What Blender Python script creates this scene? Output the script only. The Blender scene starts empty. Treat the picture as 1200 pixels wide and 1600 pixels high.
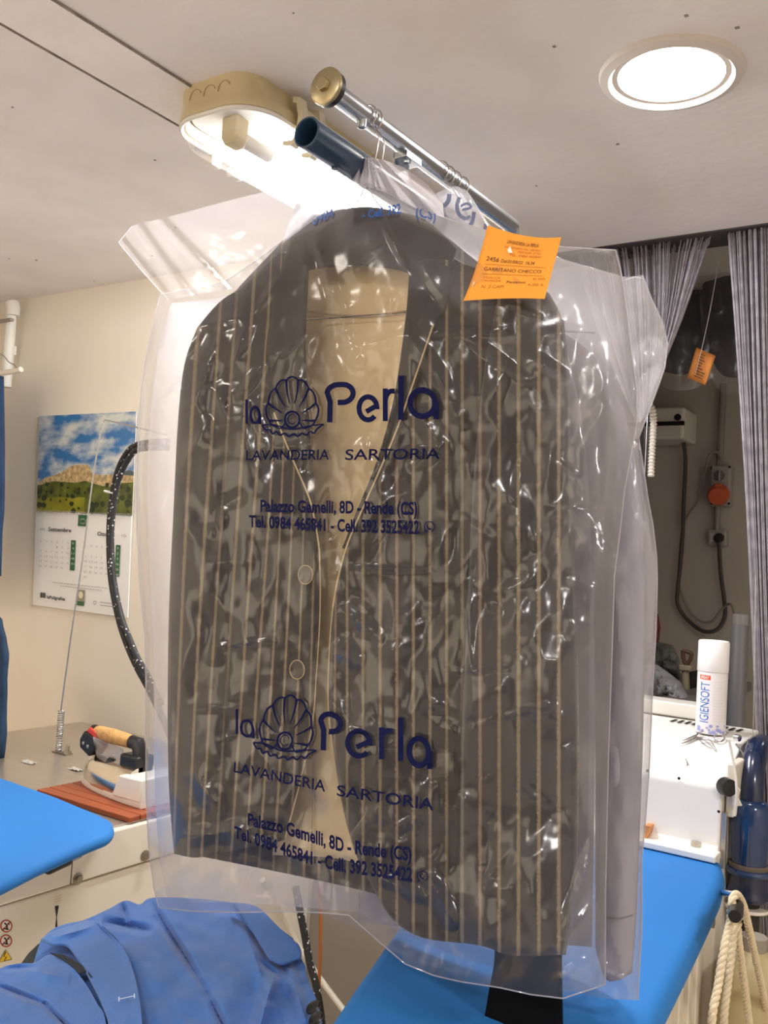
import bpy, bmesh, math, random
import numpy as np
from mathutils import Matrix, Vector
PI = math.pi
random.seed(7)
SC = bpy.context.scene
COL = SC.collection

# ------------------------------------------------------------------ camera
FPX = 1450.0
YAW, PITCH, ROLL = map(math.radians, (34.0, 2.95, 3.6))
EYE = np.array([0.0, 0.0, 1.5])
_f = np.array([-math.sin(YAW) * math.cos(PITCH), math.cos(YAW) * math.cos(PITCH), math.sin(PITCH)])
_r = np.array([math.cos(YAW), math.sin(YAW), 0.0])
_u = np.cross(_r, _f)
RT = math.cos(ROLL) * _r + math.sin(ROLL) * _u
UP = -math.sin(ROLL) * _r + math.cos(ROLL) * _u
FW = _f
cam = bpy.data.cameras.new('camera')
cam.sensor_fit = 'VERTICAL'
cam.sensor_height = 36.0
cam.lens = FPX / 1600 * 36.0
cam.clip_start = 0.02
camo = bpy.data.objects.new('camera', cam)
COL.objects.link(camo)
camo.matrix_world = Matrix(((RT[0], UP[0], -FW[0], EYE[0]), (RT[1], UP[1], -FW[1], EYE[1]),
                            (RT[2], UP[2], -FW[2], EYE[2]), (0, 0, 0, 1)))
SC.camera = camo

# ------------------------------------------------------------------ light and exposure
SC.view_settings.view_transform = 'Standard'
SC.view_settings.look = 'None'
SC.view_settings.gamma = 1
SC.view_settings.use_curve_mapping = False
SC.view_settings.exposure = -0.12
SC.cycles.use_denoising = True
SC.cycles.max_bounces = 14
SC.cycles.transparent_max_bounces = 24
SC.cycles.diffuse_bounces = 5
SC.cycles.caustics_reflective = False
SC.cycles.caustics_refractive = False
SC.cycles.sample_clamp_indirect = 6
wd = bpy.data.worlds.new('world')
SC.world = wd
wd.use_nodes = True
wd.node_tree.nodes['Background'].inputs[0].default_value = (0.05, 0.052, 0.06, 1)
wd.node_tree.nodes['Background'].inputs[1].default_value = 0.3
TUBE_W, DOWN_W = 480.0, 85.0


def ceiling_lamp(loc, power, size, col, down=(0, 0, -1)):  # unseen fill lamps added at ceiling height, without any fitting
    l = bpy.data.lights.new('fill_light', 'AREA')
    l.shape = 'DISK'
    l.size = size
    l.energy = power
    l.color = col
    o = bpy.data.objects.new('fill_light', l)
    COL.objects.link(o)
    o.location = loc
    o.rotation_euler = Vector((0, 0, -1)).rotation_difference(Vector(down)).to_euler()


WARM = (1.0, 0.90, 0.78)
NEUT = (1.0, 0.975, 0.95)
ceiling_lamp((-0.45, -0.45, 2.34), 16, 0.3, NEUT)
ceiling_lamp((0.9, 0.5, 2.34), 24, 0.3, NEUT)
ceiling_lamp((-2.2, 0.0, 2.34), 10, 0.3, WARM)
ceiling_lamp((-0.6, -1.7, 2.34), 20, 0.3, WARM)
ceiling_lamp((0.2, 3.4, 2.34), 1.9, 0.2, NEUT)  # weak unseen lamp added to lift the back room
# unseen warm area light added at the left wall for sheen on the bags
sheen_area = bpy.data.lights.new('sheen_light', 'AREA')
sheen_area.shape = 'RECTANGLE'
sheen_area.size, sheen_area.size_y = 1.5, 1.5
sheen_area.energy = 18
sheen_area.color = (1.0, 0.86, 0.66)
sheen_ob = bpy.data.objects.new('sheen_light', sheen_area)
COL.objects.link(sheen_ob)
sheen_ob.location = (-3.15, -1.5, 1.35)
sheen_ob.rotation_euler = (0, -math.pi / 2, 0)
# second unseen area light, added by the front wall to widen that sheen
sheen_area2 = sheen_area.copy()
sheen_area2.energy = 18
sheen_area2.size, sheen_area2.size_y = 1.5, 1.3
sheen_ob2 = bpy.data.objects.new('sheen_light', sheen_area2)
COL.objects.link(sheen_ob2)
sheen_ob2.location = (-1.5, -2.55, 1.5)
sheen_ob2.rotation_euler = (math.pi / 2, 0, 0)


# ------------------------------------------------------------------ pixel -> place helpers
def rays(px, py):
    px = np.asarray(px, float)
    py = np.asarray(py, float)
    a = (px - 600) / FPX
    b = (800 - py) / FPX
    return a[..., None] * RT + b[..., None] * UP + FW


def onplane(px, py, ax, v):
    d = rays(px, py)
    t = (np.asarray(v) - EYE[ax]) / d[..., ax]
    return EYE + d * t[..., None]


def PY(px, py, Y): return onplane(px, py, 1, Y)
def PZ(px, py, Z): return onplane(px, py, 2, Z)
def PX(px, py, X): return onplane(px, py, 0, X)


# ------------------------------------------------------------------ materials
def lin(c):
    out = []
    for v in c:
        v = v / 255.0
        out.append(v / 12.92 if v <= 0.04045 else ((v + 0.055) / 1.055) ** 2.4)
    return tuple(out) + (1,)


MATS = {}


def nodes(m):
    m.use_nodes = True
    return m.node_tree, m.node_tree.nodes, m.node_tree.links


def mat(name, col, rough=0.6, metal=0.0, var=0.0, vscale=8.0, bump=0.0, bscale=60.0, spec=0.5, emit=0.0, ecol=None,
        stretch=None, sheen=0.0, trans=0.0, coat=0.0):
    if name in MATS:
        return MATS[name]
    m = bpy.data.materials.new(name)
    nt, N, L = nodes(m)
    b = N['Principled BSDF']
    c = lin(col)
    b.inputs['Base Color'].default_value = c
    b.inputs['Roughness'].default_value = rough
    b.inputs['Metallic'].default_value = metal
    b.inputs['Specular IOR Level'].default_value = spec
    b.inputs['Sheen Weight'].default_value = sheen
    b.inputs['Transmission Weight'].default_value = trans
    b.inputs['Coat Weight'].default_value = coat
    if emit:
        b.inputs['Emission Color'].default_value = ecol or c
        b.inputs['Emission Strength'].default_value = emit
    tc = N.new('ShaderNodeTexCoord')
    mp = N.new('ShaderNodeMapping')
    L.new(tc.outputs['Object'], mp.inputs[0])
    if stretch:
        mp.inputs['Scale'].default_value = stretch
    if var:
        nz = N.new('ShaderNodeTexNoise')
        nz.inputs['Scale'].default_value = vscale
        nz.inputs['Detail'].default_value = 6
        L.new(mp.outputs[0], nz.inputs['Vector'])
        mr = N.new('ShaderNodeMapRange')
        mr.inputs['From Min'].default_value = 0.3
        mr.inputs['From Max'].default_value = 0.7
        mr.inputs['To Min'].default_value = 1 - var
        mr.inputs['To Max'].default_value = 1 + var
        L.new(nz.outputs[0], mr.inputs[0])
        mx = N.new('ShaderNodeMix')
        mx.data_type = 'RGBA'
        mx.blend_type = 'MULTIPLY'
        mx.inputs[0].default_value = 1
        mx.inputs[6].default_value = c
        L.new(mr.outputs[0], mx.inputs[7])
        L.new(mx.outputs[2], b.inputs['Base Color'])
    if bump:
        nz = N.new('ShaderNodeTexNoise')
        nz.inputs['Scale'].default_value = bscale
        nz.inputs['Detail'].default_value = 5
        L.new(mp.outputs[0], nz.inputs['Vector'])
        bp = N.new('ShaderNodeBump')
        bp.inputs['Strength'].default_value = bump
        bp.inputs['Distance'].default_value = 0.01
        L.new(nz.outputs[0], bp.inputs['Height'])
        L.new(bp.outputs[0], b.inputs['Normal'])
    MATS[name] = m
    return m


def film(name, haze, tint=(1, 1, 1), rough=0.16, bscale=14.0, bump=0.25, gloss=1.0, back=0.75, hcol=(0.85, 0.82, 0.87)):
    """thin polythene: clear + milky scatter + surface gloss"""
    m = bpy.data.materials.new(name)
    nt, N, L = nodes(m)
    N.remove(N['Principled BSDF'])
    out = N['Material Output']
    tr = N.new('ShaderNodeBsdfTransparent')
    tr.inputs[0].default_value = tint + (1,)
    df = N.new('ShaderNodeBsdfDiffuse')
    df.inputs[0].default_value = hcol + (1,)
    tl = N.new('ShaderNodeBsdfTranslucent')
    tl.inputs[0].default_value = hcol + (1,)
    m0 = N.new('ShaderNodeMixShader')
    m0.inputs[0].default_value = back
    L.new(df.outputs[0], m0.inputs[1])
    L.new(tl.outputs[0], m0.inputs[2])
    m1 = N.new('ShaderNodeMixShader')
    m1.inputs[0].default_value = haze
    L.new(tr.outputs[0], m1.inputs[1])
    L.new(m0.outputs[0], m1.inputs[2])
    gl = N.new('ShaderNodeBsdfGlossy')
    gl.inputs['Roughness'].default_value = rough
    fr = N.new('ShaderNodeFresnel')
    fr.inputs[0].default_value = 1.5
    mu = N.new('ShaderNodeMath')
    mu.operation = 'MULTIPLY'
    mu.inputs[1].default_value = gloss
    L.new(fr.outputs[0], mu.inputs[0])
    m2 = N.new('ShaderNodeMixShader')
    mi = N.new('ShaderNodeMath')
    mi.operation = 'MINIMUM'
    mi.inputs[1].default_value = 0.22
    L.new(mu.outputs[0], mi.inputs[0])
    L.new(mi.outputs[0], m2.inputs[0])
    L.new(m1.outputs[0], m2.inputs[1])
    L.new(gl.outputs[0], m2.inputs[2])
    L.new(m2.outputs[0], out.inputs[0])
    tc = N.new('ShaderNodeTexCoord')
    nz = N.new('ShaderNodeTexNoise')
    nz.inputs['Scale'].default_value = bscale
    nz.inputs['Detail'].default_value = 4
    nz.inputs['Distortion'].default_value = 0.6
    L.new(tc.outputs['Object'], nz.inputs['Vector'])
    bp = N.new('ShaderNodeBump')
    bp.inputs['Strength'].default_value = bump
    bp.inputs['Distance'].default_value = 0.02
    L.new(nz.outputs[0], bp.inputs['Height'])
    L.new(bp.outputs[0], gl.inputs['Normal'])
    L.new(bp.outputs[0], fr.inputs['Normal'])
    MATS[name] = m
    return m


# ------------------------------------------------------------------ mesh builder
class MB:
    def __init__(s):
        s.v, s.f, s.uv = [], [], {}

    def add(s, v, f):
        o = len(s.v)
        s.v += [tuple(float(c) for c in p) for p in v]
        s.f += [tuple(i + o for i in q) for q in f]
        return s

    def box(s, a, b):
        (x0, y0, z0), (x1, y1, z1) = a, b
        v = [(x, y, z) for z in (z0, z1) for y in (y0, y1) for x in (x0, x1)]
        return s.add(v, [(0, 2, 3, 1), (4, 5, 7, 6), (0, 1, 5, 4), (2, 6, 7, 3), (0, 4, 6, 2), (1, 3, 7, 5)])

    def prism(s, prof, d):
        """closed 3D polygon swept by vector d"""
        n = len(prof)
        p = [np.array(q, float) for q in prof]
        d = np.array(d, float)
        v = p + [q + d for q in p]
        f = [tuple(range(n - 1, -1, -1)), tuple(range(n, 2 * n))]
        f += [(i, (i + 1) % n, n + (i + 1) % n, n + i) for i in range(n)]
        return s.add(v, f)

    def tube(s, path, r, n=10, cap=True):
        p = [np.array(q, float) for q in path]
        rr = r if hasattr(r, '__len__') else [r] * len(p)
        T = []
        for i in range(len(p)):
            t = p[min(i + 1, len(p) - 1)] - p[max(i - 1, 0)]
            T.append(t / (np.linalg.norm(t) + 1e-12))
        a = np.array([0, 0, 1.0]) if abs(T[0][2]) < 0.9 else np.array([1.0, 0, 0])
        u = np.cross(T[0], a)
        u /= np.linalg.norm(u)
        v, f = [], []
        for i in range(len(p)):
            u = u - T[i] * np.dot(u, T[i])
            u /= np.linalg.norm(u)
            w = np.cross(T[i], u)
            for k in range(n):
                q = 2 * PI * k / n
                v.append(p[i] + rr[i] * (math.cos(q) * u + math.sin(q) * w))
        for i in range(len(p) - 1):
            for k in range(n):
                f.append((i * n + k, i * n + (k + 1) % n, (i + 1) * n + (k + 1) % n, (i + 1) * n + k))
        if cap:
            f.append(tuple(range(n - 1, -1, -1)))
            f.append(tuple((len(p) - 1) * n + k for k in range(n)))
        return s.add(v, f)

    def cyl(s, a, b, r, n=24): return s.tube([a, b], r, n)

    def lathe(s, prof, c, n=28, axis=(0, 0, 1)):
        """prof: list of (radius, height) along axis from c"""
        ax = np.array(axis, float)
        ax /= np.linalg.norm(ax)
        a = np.array([1.0, 0, 0]) if abs(ax[0]) < 0.8 else np.array([0, 1.0, 0])
        u = np.cross(ax, a)
        u /= np.linalg.norm(u)
        w = np.cross(ax, u)
        c = np.array(c, float)
        v, f = [], []
        for r, h in prof:
            for k in range(n):
                q = 2 * PI * k / n
                v.append(c + ax * h + max(r, 1e-5) * (math.cos(q) * u + math.sin(q) * w))
        for i in range(len(prof) - 1):
            for k in range(n):
                f.append((i * n + k, i * n + (k + 1) % n, (i + 1) * n + (k + 1) % n, (i + 1) * n + k))
        f.append(tuple(range(n - 1, -1, -1)))
        f.append(tuple((len(prof) - 1) * n + k for k in range(n)))
        return s.add(v, f)

    def grid(s, P, flip=False):
        m, n = P.shape[:2]
        v = P.reshape(-1, 3)
        f = []
        for i in range(m - 1):
            for j in range(n - 1):
                q = (i * n + j, (i + 1) * n + j, (i + 1) * n + j + 1, i * n + j + 1)
                f.append(q[::-1] if flip else q)
        return s.add(v, f)


WL = {}


def obj(name, mb, m, parent=None, smooth=True, solid=0.0, bevel=0.0, uvs=None, sub=0, off=0.0, angle=40):
    V = np.array(mb.v, float)
    c = (V.min(0) + V.max(0)) / 2
    me = bpy.data.meshes.new(name)
    me.from_pydata([tuple(p) for p in V - c], [], mb.f)
    me.validate()
    if uvs is not None:
        ul = me.uv_layers.new(name='UVMap')
        for lp in me.loops:
            ul.data[lp.index].uv = uvs[lp.vertex_index]
    bm = bmesh.new()
    bm.from_mesh(me)
    bmesh.ops.recalc_face_normals(bm, faces=bm.faces) if uvs is None and not solid else None
    bm.to_mesh(me)
    bm.free()
    if smooth:
        me.shade_smooth()
        me.set_sharp_from_angle(angle=math.radians(angle))
    if m:
        me.materials.append(m)
    o = bpy.data.objects.new(name, me)
    COL.objects.link(o)
    if parent is not None:
        o.parent = parent
        o.location = Vector(c) - Vector(WL[parent.name])
    else:
        o.location = c
    WL[o.name] = c
    if bevel:
        b = o.modifiers.new('bevel', 'BEVEL')
        b.width = bevel
        b.segments = 3
        b.limit_method = 'ANGLE'
    if solid:
        k = o.modifiers.new('solid', 'SOLIDIFY')
        k.thickness = solid
        k.offset = off
    if sub:
        k = o.modifiers.new('sub', 'SUBSURF')
        k.levels = k.render_levels = sub
    return o


def tag(o, label, cat, group=None, kind=None):
    o['label'] = label
    o['category'] = cat
    if group:
        o['group'] = group
    if kind:
        o['kind'] = kind
    return o


def thing(name, loc, label, cat, group=None):
    o = bpy.data.objects.new(name, None)
    COL.objects.link(o)
    o.empty_display_size = 0.05
    o.location = tuple(float(x) for x in loc)
    WL[o.name] = np.array(loc, float)
    return tag(o, label, cat, group)


def struct(name, mb, m, **k):
    o = obj(name, mb, m, **k)
    o['kind'] = 'structure'
    return o


# ------------------------------------------------------------------ curves, patches, noise
def smooth_poly(pts, n, soft=True):
    p = np.array(pts, float)
    if len(p) > 2 and soft:
        q = []
        for i in range(len(p) - 1):
            p0, p1, p2, p3 = p[max(i - 1, 0)], p[i], p[i + 1], p[min(i + 2, len(p) - 1)]
            for t in np.linspace(0, 1, 9)[:-1]:
                q.append(0.5 * (2 * p1 + (p2 - p0) * t + (2 * p0 - 5 * p1 + 4 * p2 - p3) * t * t + (3 * p1 - p0 - 3 * p2 + p3) * t ** 3))
        q.append(p[-1])
        p = np.array(q)
    d = np.r_[0, np.cumsum(np.linalg.norm(np.diff(p, axis=0), axis=1))]
    t = np.linspace(0, d[-1], n)
    return np.stack([np.interp(t, d, p[:, k]) for k in range(p.shape[1])], 1)


def coons(top, right, bottom, left, n, m, soft=True):
    T, B = smooth_poly(top, n, soft), smooth_poly(bottom, n, soft)
    Lf, R = smooth_poly(left, m, soft), smooth_poly(right, m, soft)
    u = np.linspace(0, 1, n)[None, :, None]
    v = np.linspace(0, 1, m)[:, None, None]
    P = (1 - v) * T[None] + v * B[None] + (1 - u) * Lf[:, None] + u * R[:, None]
    P -= (1 - u) * (1 - v) * T[0] + u * (1 - v) * T[-1] + (1 - u) * v * B[0] + u * v * B[-1]
    return P


def vnoise(x, y, seed=0):
    xi, yi = np.floor(x).astype(int), np.floor(y).astype(int)
    fx, fy = x - xi, y - yi
    fx, fy = fx * fx * (3 - 2 * fx), fy * fy * (3 - 2 * fy)

    def h(i, j):
        s = np.sin(i * 127.1 + j * 311.7 + seed * 74.7) * 43758.5453
        return s - np.floor(s)
    return (h(xi, yi) * (1 - fx) + h(xi + 1, yi) * fx) * (1 - fy) + (h(xi, yi + 1) * (1 - fx) + h(xi + 1, yi + 1) * fx) * fy


def fbm(x, y, seed=0, o=4):
    s, a = 0, 0.5
    for k in range(o):
        s = s + a * vnoise(x * 2 ** k, y * 2 ** k, seed + k)
        a *= 0.5
    return s - 0.47


def creases(px, py, segs):
    """sum of sharp folds along segments (x0,y0,x1,y1,amp,width)"""
    z = np.zeros_like(px)
    for x0, y0, x1, y1, a, w in segs:
        dx, dy = x1 - x0, y1 - y0
        l2 = dx * dx + dy * dy
        t = ((px - x0) * dx + (py - y0) * dy) / l2
        d = np.abs((px - x0) * dy - (py - y0) * dx) / math.sqrt(l2)
        end = np.clip(1 - np.abs(t - 0.5) * 2, 0, 1) ** 0.5
        z += a * end * np.maximum(0, 1 - d / w) ** 1.3
    return z


# ------------------------------------------------------------------ lettering
_fc = {}


def glyphs(s, bold=0.0):
    k = (s, bold)
    if k in _fc:
        return _fc[k]
    c = bpy.data.curves.new('lettering', 'FONT')
    c.body = s
    c.offset = bold
    c.resolution_u = 4
    o = bpy.data.objects.new('lettering', c)
    COL.objects.link(o)
    bpy.context.view_layer.update()
    me = bpy.data.meshes.new_from_object(o.evaluated_get(bpy.context.evaluated_depsgraph_get()))
    v = np.array([q.co[:2] for q in me.vertices]) if len(me.vertices) else np.zeros((0, 2))
    f = [tuple(p.vertices) for p in me.polygons]
    bpy.data.objects.remove(o)
    bpy.data.curves.remove(c)
    bpy.data.meshes.remove(me)
    _fc[k] = (v, f)
    return v, f


CAP = 0.7
_v, _ = glyphs('H')
CAP = _v[:, 1].max()


def refine(v, f, step):
    bm = bmesh.new()
    bv = [bm.verts.new((p[0], p[1], 0)) for p in v]
    for q in f:
        try:
            bm.faces.new([bv[i] for i in q])
        except ValueError:
            pass
    bmesh.ops.triangulate(bm, faces=bm.faces)
    for _ in range(6):
        e = [x for x in bm.edges if x.calc_length() > step]
        if not e:
            break
        bmesh.ops.subdivide_edges(bm, edges=e, cuts=1)
        bmesh.ops.triangulate(bm, faces=[x for x in bm.faces if len(x.verts) > 3])
    bm.verts.index_update()
    V = np.array([p.co[:2] for p in bm.verts])
    Fc = [tuple(p.index for p in q.verts) for q in bm.faces]
    bm.free()
    return V, Fc


def row(s, path, place, mb, bold=0.0, slant=0.0, step=None):
    """lettering along path [(x, y_base, cap_height)...] in 2D; place(x, y) -> 3D"""
    v, f = glyphs(s, bold)
    if not len(v):
        return
    v = v.copy()
    x0, x1 = v[:, 0].min(), v[:, 0].max()
    p = np.array(path, float)
    d = np.r_[0, np.cumsum(np.hypot(np.diff(p[:, 0]), np.diff(p[:, 1])))]
    W = d[-1]
    H = p[:, 2].mean()
    v[:, 0] = (v[:, 0] - x0) / (x1 - x0)
    v[:, 1] = v[:, 1] / CAP
    if step:
        w = np.stack([v[:, 0] * W, v[:, 1] * H], 1)
        w, f = refine(w, f, step)
        v = np.stack([w[:, 0] / W, w[:, 1] / H], 1)
    t = v[:, 0] * W
    h = np.interp(t, d, p[:, 2])
    X = np.interp(t, d, p[:, 0]) + slant * v[:, 1] * h
    Y = np.interp(t, d, p[:, 1]) - v[:, 1] * h
    mb.add(place(X, Y), f)


def stroke2d(pts, w, n=None, closed=False):
    """flat ribbon polygon of width w (or per-point widths) along 2D points"""
    p = np.array(pts, float)
    w = np.broadcast_to(np.array(w, float), (len(p),))
    V, Fc = [], []
    N = len(p)
    for i in range(N):
        a = p[(i - 1) % N] if closed else p[max(i - 1, 0)]
        b = p[(i + 1) % N] if closed else p[min(i + 1, N - 1)]
        t = b - a
        t = t / (np.hypot(*t) + 1e-9)
        nn = np.array([-t[1], t[0]]) * w[i] / 2
        V += [p[i] + nn, p[i] - nn]
    for i in range(N if closed else N - 1):
        j = (i + 1) % N
        Fc.append((2 * i, 2 * i + 1, 2 * j + 1, 2 * j))
    return np.array(V), Fc


def arc2d(cx, cy, rx, ry, a0, a1, n=24):
    a = np.radians(np.linspace(a0, a1, n))
    return np.stack([cx + rx * np.cos(a), cy - ry * np.sin(a)], 1)

# ================================================================== the room
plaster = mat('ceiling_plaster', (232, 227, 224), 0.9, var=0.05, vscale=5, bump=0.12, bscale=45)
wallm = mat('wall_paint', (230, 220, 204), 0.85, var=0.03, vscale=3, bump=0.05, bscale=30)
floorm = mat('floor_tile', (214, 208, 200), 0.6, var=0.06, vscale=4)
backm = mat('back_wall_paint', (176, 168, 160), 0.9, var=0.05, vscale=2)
CZ = 2.36
YW, YE = 2.0, 2.3           # calendar wall, edge of the low ceiling
struct('ceiling', MB().box((-3.3, -2.6, CZ), (1.6, YE, CZ + 0.06)), plaster, smooth=False)
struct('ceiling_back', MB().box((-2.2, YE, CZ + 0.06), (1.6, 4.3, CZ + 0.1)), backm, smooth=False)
struct('floor', MB().box((-3.3, -2.6, -0.05), (1.6, 4.3, 0)), floorm, smooth=False)
struct('wall_back', MB().box((-3.3, YW, 0), (-1.2, YW + 0.1, CZ)), wallm, smooth=False)
struct('wall_return', MB().box((-1.2, YW, 0), (-1.1, YE + 0.1, CZ)), wallm, smooth=False)
struct('wall_left', MB().box((-3.3, -2.6, 0), (-3.2, YW, CZ)), wallm, smooth=False)
struct('wall_front', MB().box((-3.3, -2.7, 0), (1.6, -2.6, CZ)), mat('front_wall_paint', (128, 108, 84), 0.8, var=0.2, vscale=2), smooth=False)
struct('wall_right', MB().box((1.6, -2.6, 0), (1.7, 4.3, CZ + 0.1)), wallm, smooth=False)
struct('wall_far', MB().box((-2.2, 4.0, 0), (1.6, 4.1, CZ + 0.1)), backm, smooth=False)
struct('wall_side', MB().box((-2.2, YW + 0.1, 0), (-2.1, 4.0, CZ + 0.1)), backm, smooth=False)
b = MB()
b.box((-1.285, -2.6, CZ - 0.006), (-0.9, YE, CZ))
struct('trim_1', MB().box((-1.42, -2.6, CZ - 0.004), (-1.285, YW, CZ)), mat('plaster_strip', (236, 231, 227), 0.9, var=0.05, vscale=6, bump=0.15), smooth=False, bevel=0.004)
# grimy joints along the strip
dirt = mat('joint_dirt', (150, 138, 132), 0.95, var=0.35, vscale=30)
j = MB()
for X in (-1.424, -1.283):
    j.box((X - 0.0011, -2.6, CZ - 0.0049), (X + 0.0011, YW, CZ - 0.001))
rr = random.Random(3)
for X in (-1.424, -1.283):
    y = -0.2
    while y < 1.9:
        l = rr.uniform(0.003, 0.022)
        w = rr.uniform(0.0005, 0.0018)
        j.box((X - w, y, CZ - 0.0052), (X + w, y + l, CZ - 0.001))
        y += l + rr.uniform(0.0, 0.03)
for k in range(60):
    X, y = rr.uniform(-2.6, 0), rr.uniform(0.6, 2.0)
    w = rr.uniform(0.001, 0.003)
    if -1.44 < X < -1.26:
        continue
    j.box((X - w, y - w, CZ - 0.0012), (X + w * rr.uniform(0.6, 1.6), y + w, CZ + 0.002))
struct('trim_2', j, dirt, smooth=False)
# low wall and white ledge below the opening
struct('wall_low', MB().box((-1.1, YE + 0.02, 0), (-0.5, YE + 0.08, 1.15)), wallm, smooth=False)
whitep = mat('white_enamel', (236, 232, 224), 0.35, var=0.02, vscale=6)
creamp = mat('cream_enamel', (233, 225, 210), 0.38, var=0.03, vscale=5)
struct('trim_3', MB().box((-1.1, 2.285, 1.165), (-0.565, 2.36, 1.2)), whitep, smooth=False, bevel=0.004)

black = mat('black_plastic', (22, 22, 24), 0.4)
chrome = mat('chrome', (210, 210, 212), 0.15, metal=1)
steel = mat('brushed_steel', (196, 186, 172), 0.32, metal=0.75, var=0.06, vscale=4, stretch=(1, 30, 1))
galv = mat('galvanised_steel', (190, 196, 204), 0.25, metal=1, var=0.08, vscale=20)
brass = mat('dull_brass', (176, 164, 132), 0.35, metal=1)
darkhole = mat('dark_recess', (18, 18, 20), 0.9)

# ------------------------------------------------------------------ recessed ceiling lamp
c = (-0.497, 1.529, CZ)
t = thing('ceiling_lamp', c, 'round recessed white ceiling lamp glowing at upper right', 'ceiling lamp')
obj('bezel', MB().lathe([(0.098, -0.004), (0.104, -0.012), (0.118, -0.008), (0.121, 0.0), (0.121, 0.003), (0.098, 0.003)], c, 64),
    mat('lamp_bezel', (214, 206, 198), 0.5), t)
lampm = mat('lamp_glow', (255, 250, 244), 0.5, emit=DOWN_W, ecol=(1, 0.955, 0.9, 1))
obj('diffuser', MB().lathe([(0.098, 0.002), (0.098, -0.0035), (0.05, -0.006), (0.0, -0.006)], c, 64), lampm, t)

# ------------------------------------------------------------------ damp-proof strip light
XC, HW, Y0, Y1 = -1.237, 0.112, 1.172, 1.98


def rounded_end(z, hw, y0, y1, r, n=10):
    p = []
    for cx, a0, a1, sy in ((XC - hw + r, 180, 270, y0 + r), (XC + hw - r, 270, 360, y0 + r)):
        for a in np.radians(np.linspace(a0, a1, n)):
            p.append((cx + r * math.cos(a), sy + r * math.sin(a), z))
    for cx, a0, a1, sy in ((XC + hw - r, 0, 90, y1 - r), (XC - hw + r, 90, 180, y1 - r)):
        for a in np.radians(np.linspace(a0, a1, n)):
            p.append((cx + r * math.cos(a), sy + r * math.sin(a), z))
    return p


def loft(rings, cap0=True, cap1=True):
    m = MB()
    n = len(rings[0])
    v = [q for r in rings for q in r]
    f = []
    for i in range(len(rings) - 1):
        f += [(i * n + k, i * n + (k + 1) % n, (i + 1) * n + (k + 1) % n, (i + 1) * n + k) for k in range(n)]
    if cap0:
        f.append(tuple(range(n))[::-1])
    if cap1:
        f.append(tuple((len(rings) - 1) * n + k for k in range(n)))
    return m.add(v, f)


t = thing('strip_light', (XC, 1.5, CZ), 'cream sealed fluorescent strip light glowing on the ceiling beside the rail', 'strip light')
fixm = mat('aged_cream_plastic', (205, 190, 152), 0.5, var=0.04, vscale=10)
hs_ = obj('housing', loft([rounded_end(CZ, HW - 0.016, Y0 - 0.002, Y1, 0.05), rounded_end(CZ - 0.036, HW - 0.008, Y0 + 0.001, Y1, 0.065),
                           rounded_end(CZ - 0.040, HW + 0.002, Y0 - 0.002, Y1, 0.08), rounded_end(CZ - 0.060, HW + 0.004, Y0 - 0.004, Y1, 0.08),
                           rounded_end(CZ - 0.060, HW - 0.006, Y0 + 0.006, Y1, 0.075), rounded_end(CZ - 0.030, HW - 0.010, Y0 + 0.012, Y1, 0.07)],
                          True, True), fixm, t, angle=50)
for k in (-1, 0, 1):
    th = np.linspace(0.15 * PI, 1.0 * PI, 20)
    ko = [(XC + 0.004 + k * 0.036 + 0.015 * math.cos(q), Y0 - 0.001, CZ - 0.029 + 0.017 * math.sin(q)) for q in th]
    obj('knockout_ring', MB().tube(ko, 0.0008, 5), mat('knockout_groove', (164, 148, 112), 0.7), hs_)
obj('gear_tray', loft([rounded_end(CZ - 0.032, HW - 0.016, Y0 + 0.016, Y1 - 0.01, 0.065), rounded_end(CZ - 0.042, HW - 0.016, Y0 + 0.016, Y1 - 0.01, 0.065)]),
    mat('tray_white', (225, 222, 216), 0.4), t)
rim = MB()
rp = rounded_end(CZ - 0.064, HW + 0.001, Y0 - 0.001, Y1, 0.079)
rim.tube(rp + [rp[0]], 0.0045, 8, cap=False)
obj('cover_rim', rim, mat('clear_rim', (225, 222, 214), 0.25), t)
cov = film('clear_cover', 0.05, rough=0.1, bump=0.05)
obj('cover', loft([rounded_end(CZ - 0.066, HW - 0.002, Y0 + 0.002, Y1, 0.078), rounded_end(CZ - 0.092, HW - 0.012, Y0 + 0.014, Y1 - 0.01, 0.07),
                   rounded_end(CZ - 0.1, HW - 0.03, Y0 + 0.03, Y1 - 0.03, 0.055)], False, True), cov, t)
tubem = mat('tube_glow', (255, 255, 255), 0.4, emit=TUBE_W, ecol=(0.97, 0.985, 1, 1))
whitecap = mat('tube_end_cap', (222, 218, 210), 0.45)
tx, tz = XC, CZ - 0.073
fl = obj('fluorescent_tube', MB().cyl((tx, Y0 + 0.175, tz), (tx, Y1 - 0.06, tz), 0.013, 20), tubem, t)
obj('end_cap', MB().cyl((tx, Y0 + 0.09, tz), (tx, Y0 + 0.175, tz), 0.0138, 20), whitecap, t)
h = MB()
h.prism([(tx - 0.019, Y0 + 0.058, CZ - 0.042), (tx + 0.019, Y0 + 0.058, CZ - 0.042), (tx + 0.019, Y0 + 0.058, CZ - 0.082),
         (tx + 0.010, Y0 + 0.058, CZ - 0.096), (tx - 0.010, Y0 + 0.058, CZ - 0.096), (tx - 0.019, Y0 + 0.058, CZ - 0.082)], (0, 0.034, 0))
obj('lamp_holder', h, fixm, t, bevel=0.003)


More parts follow.
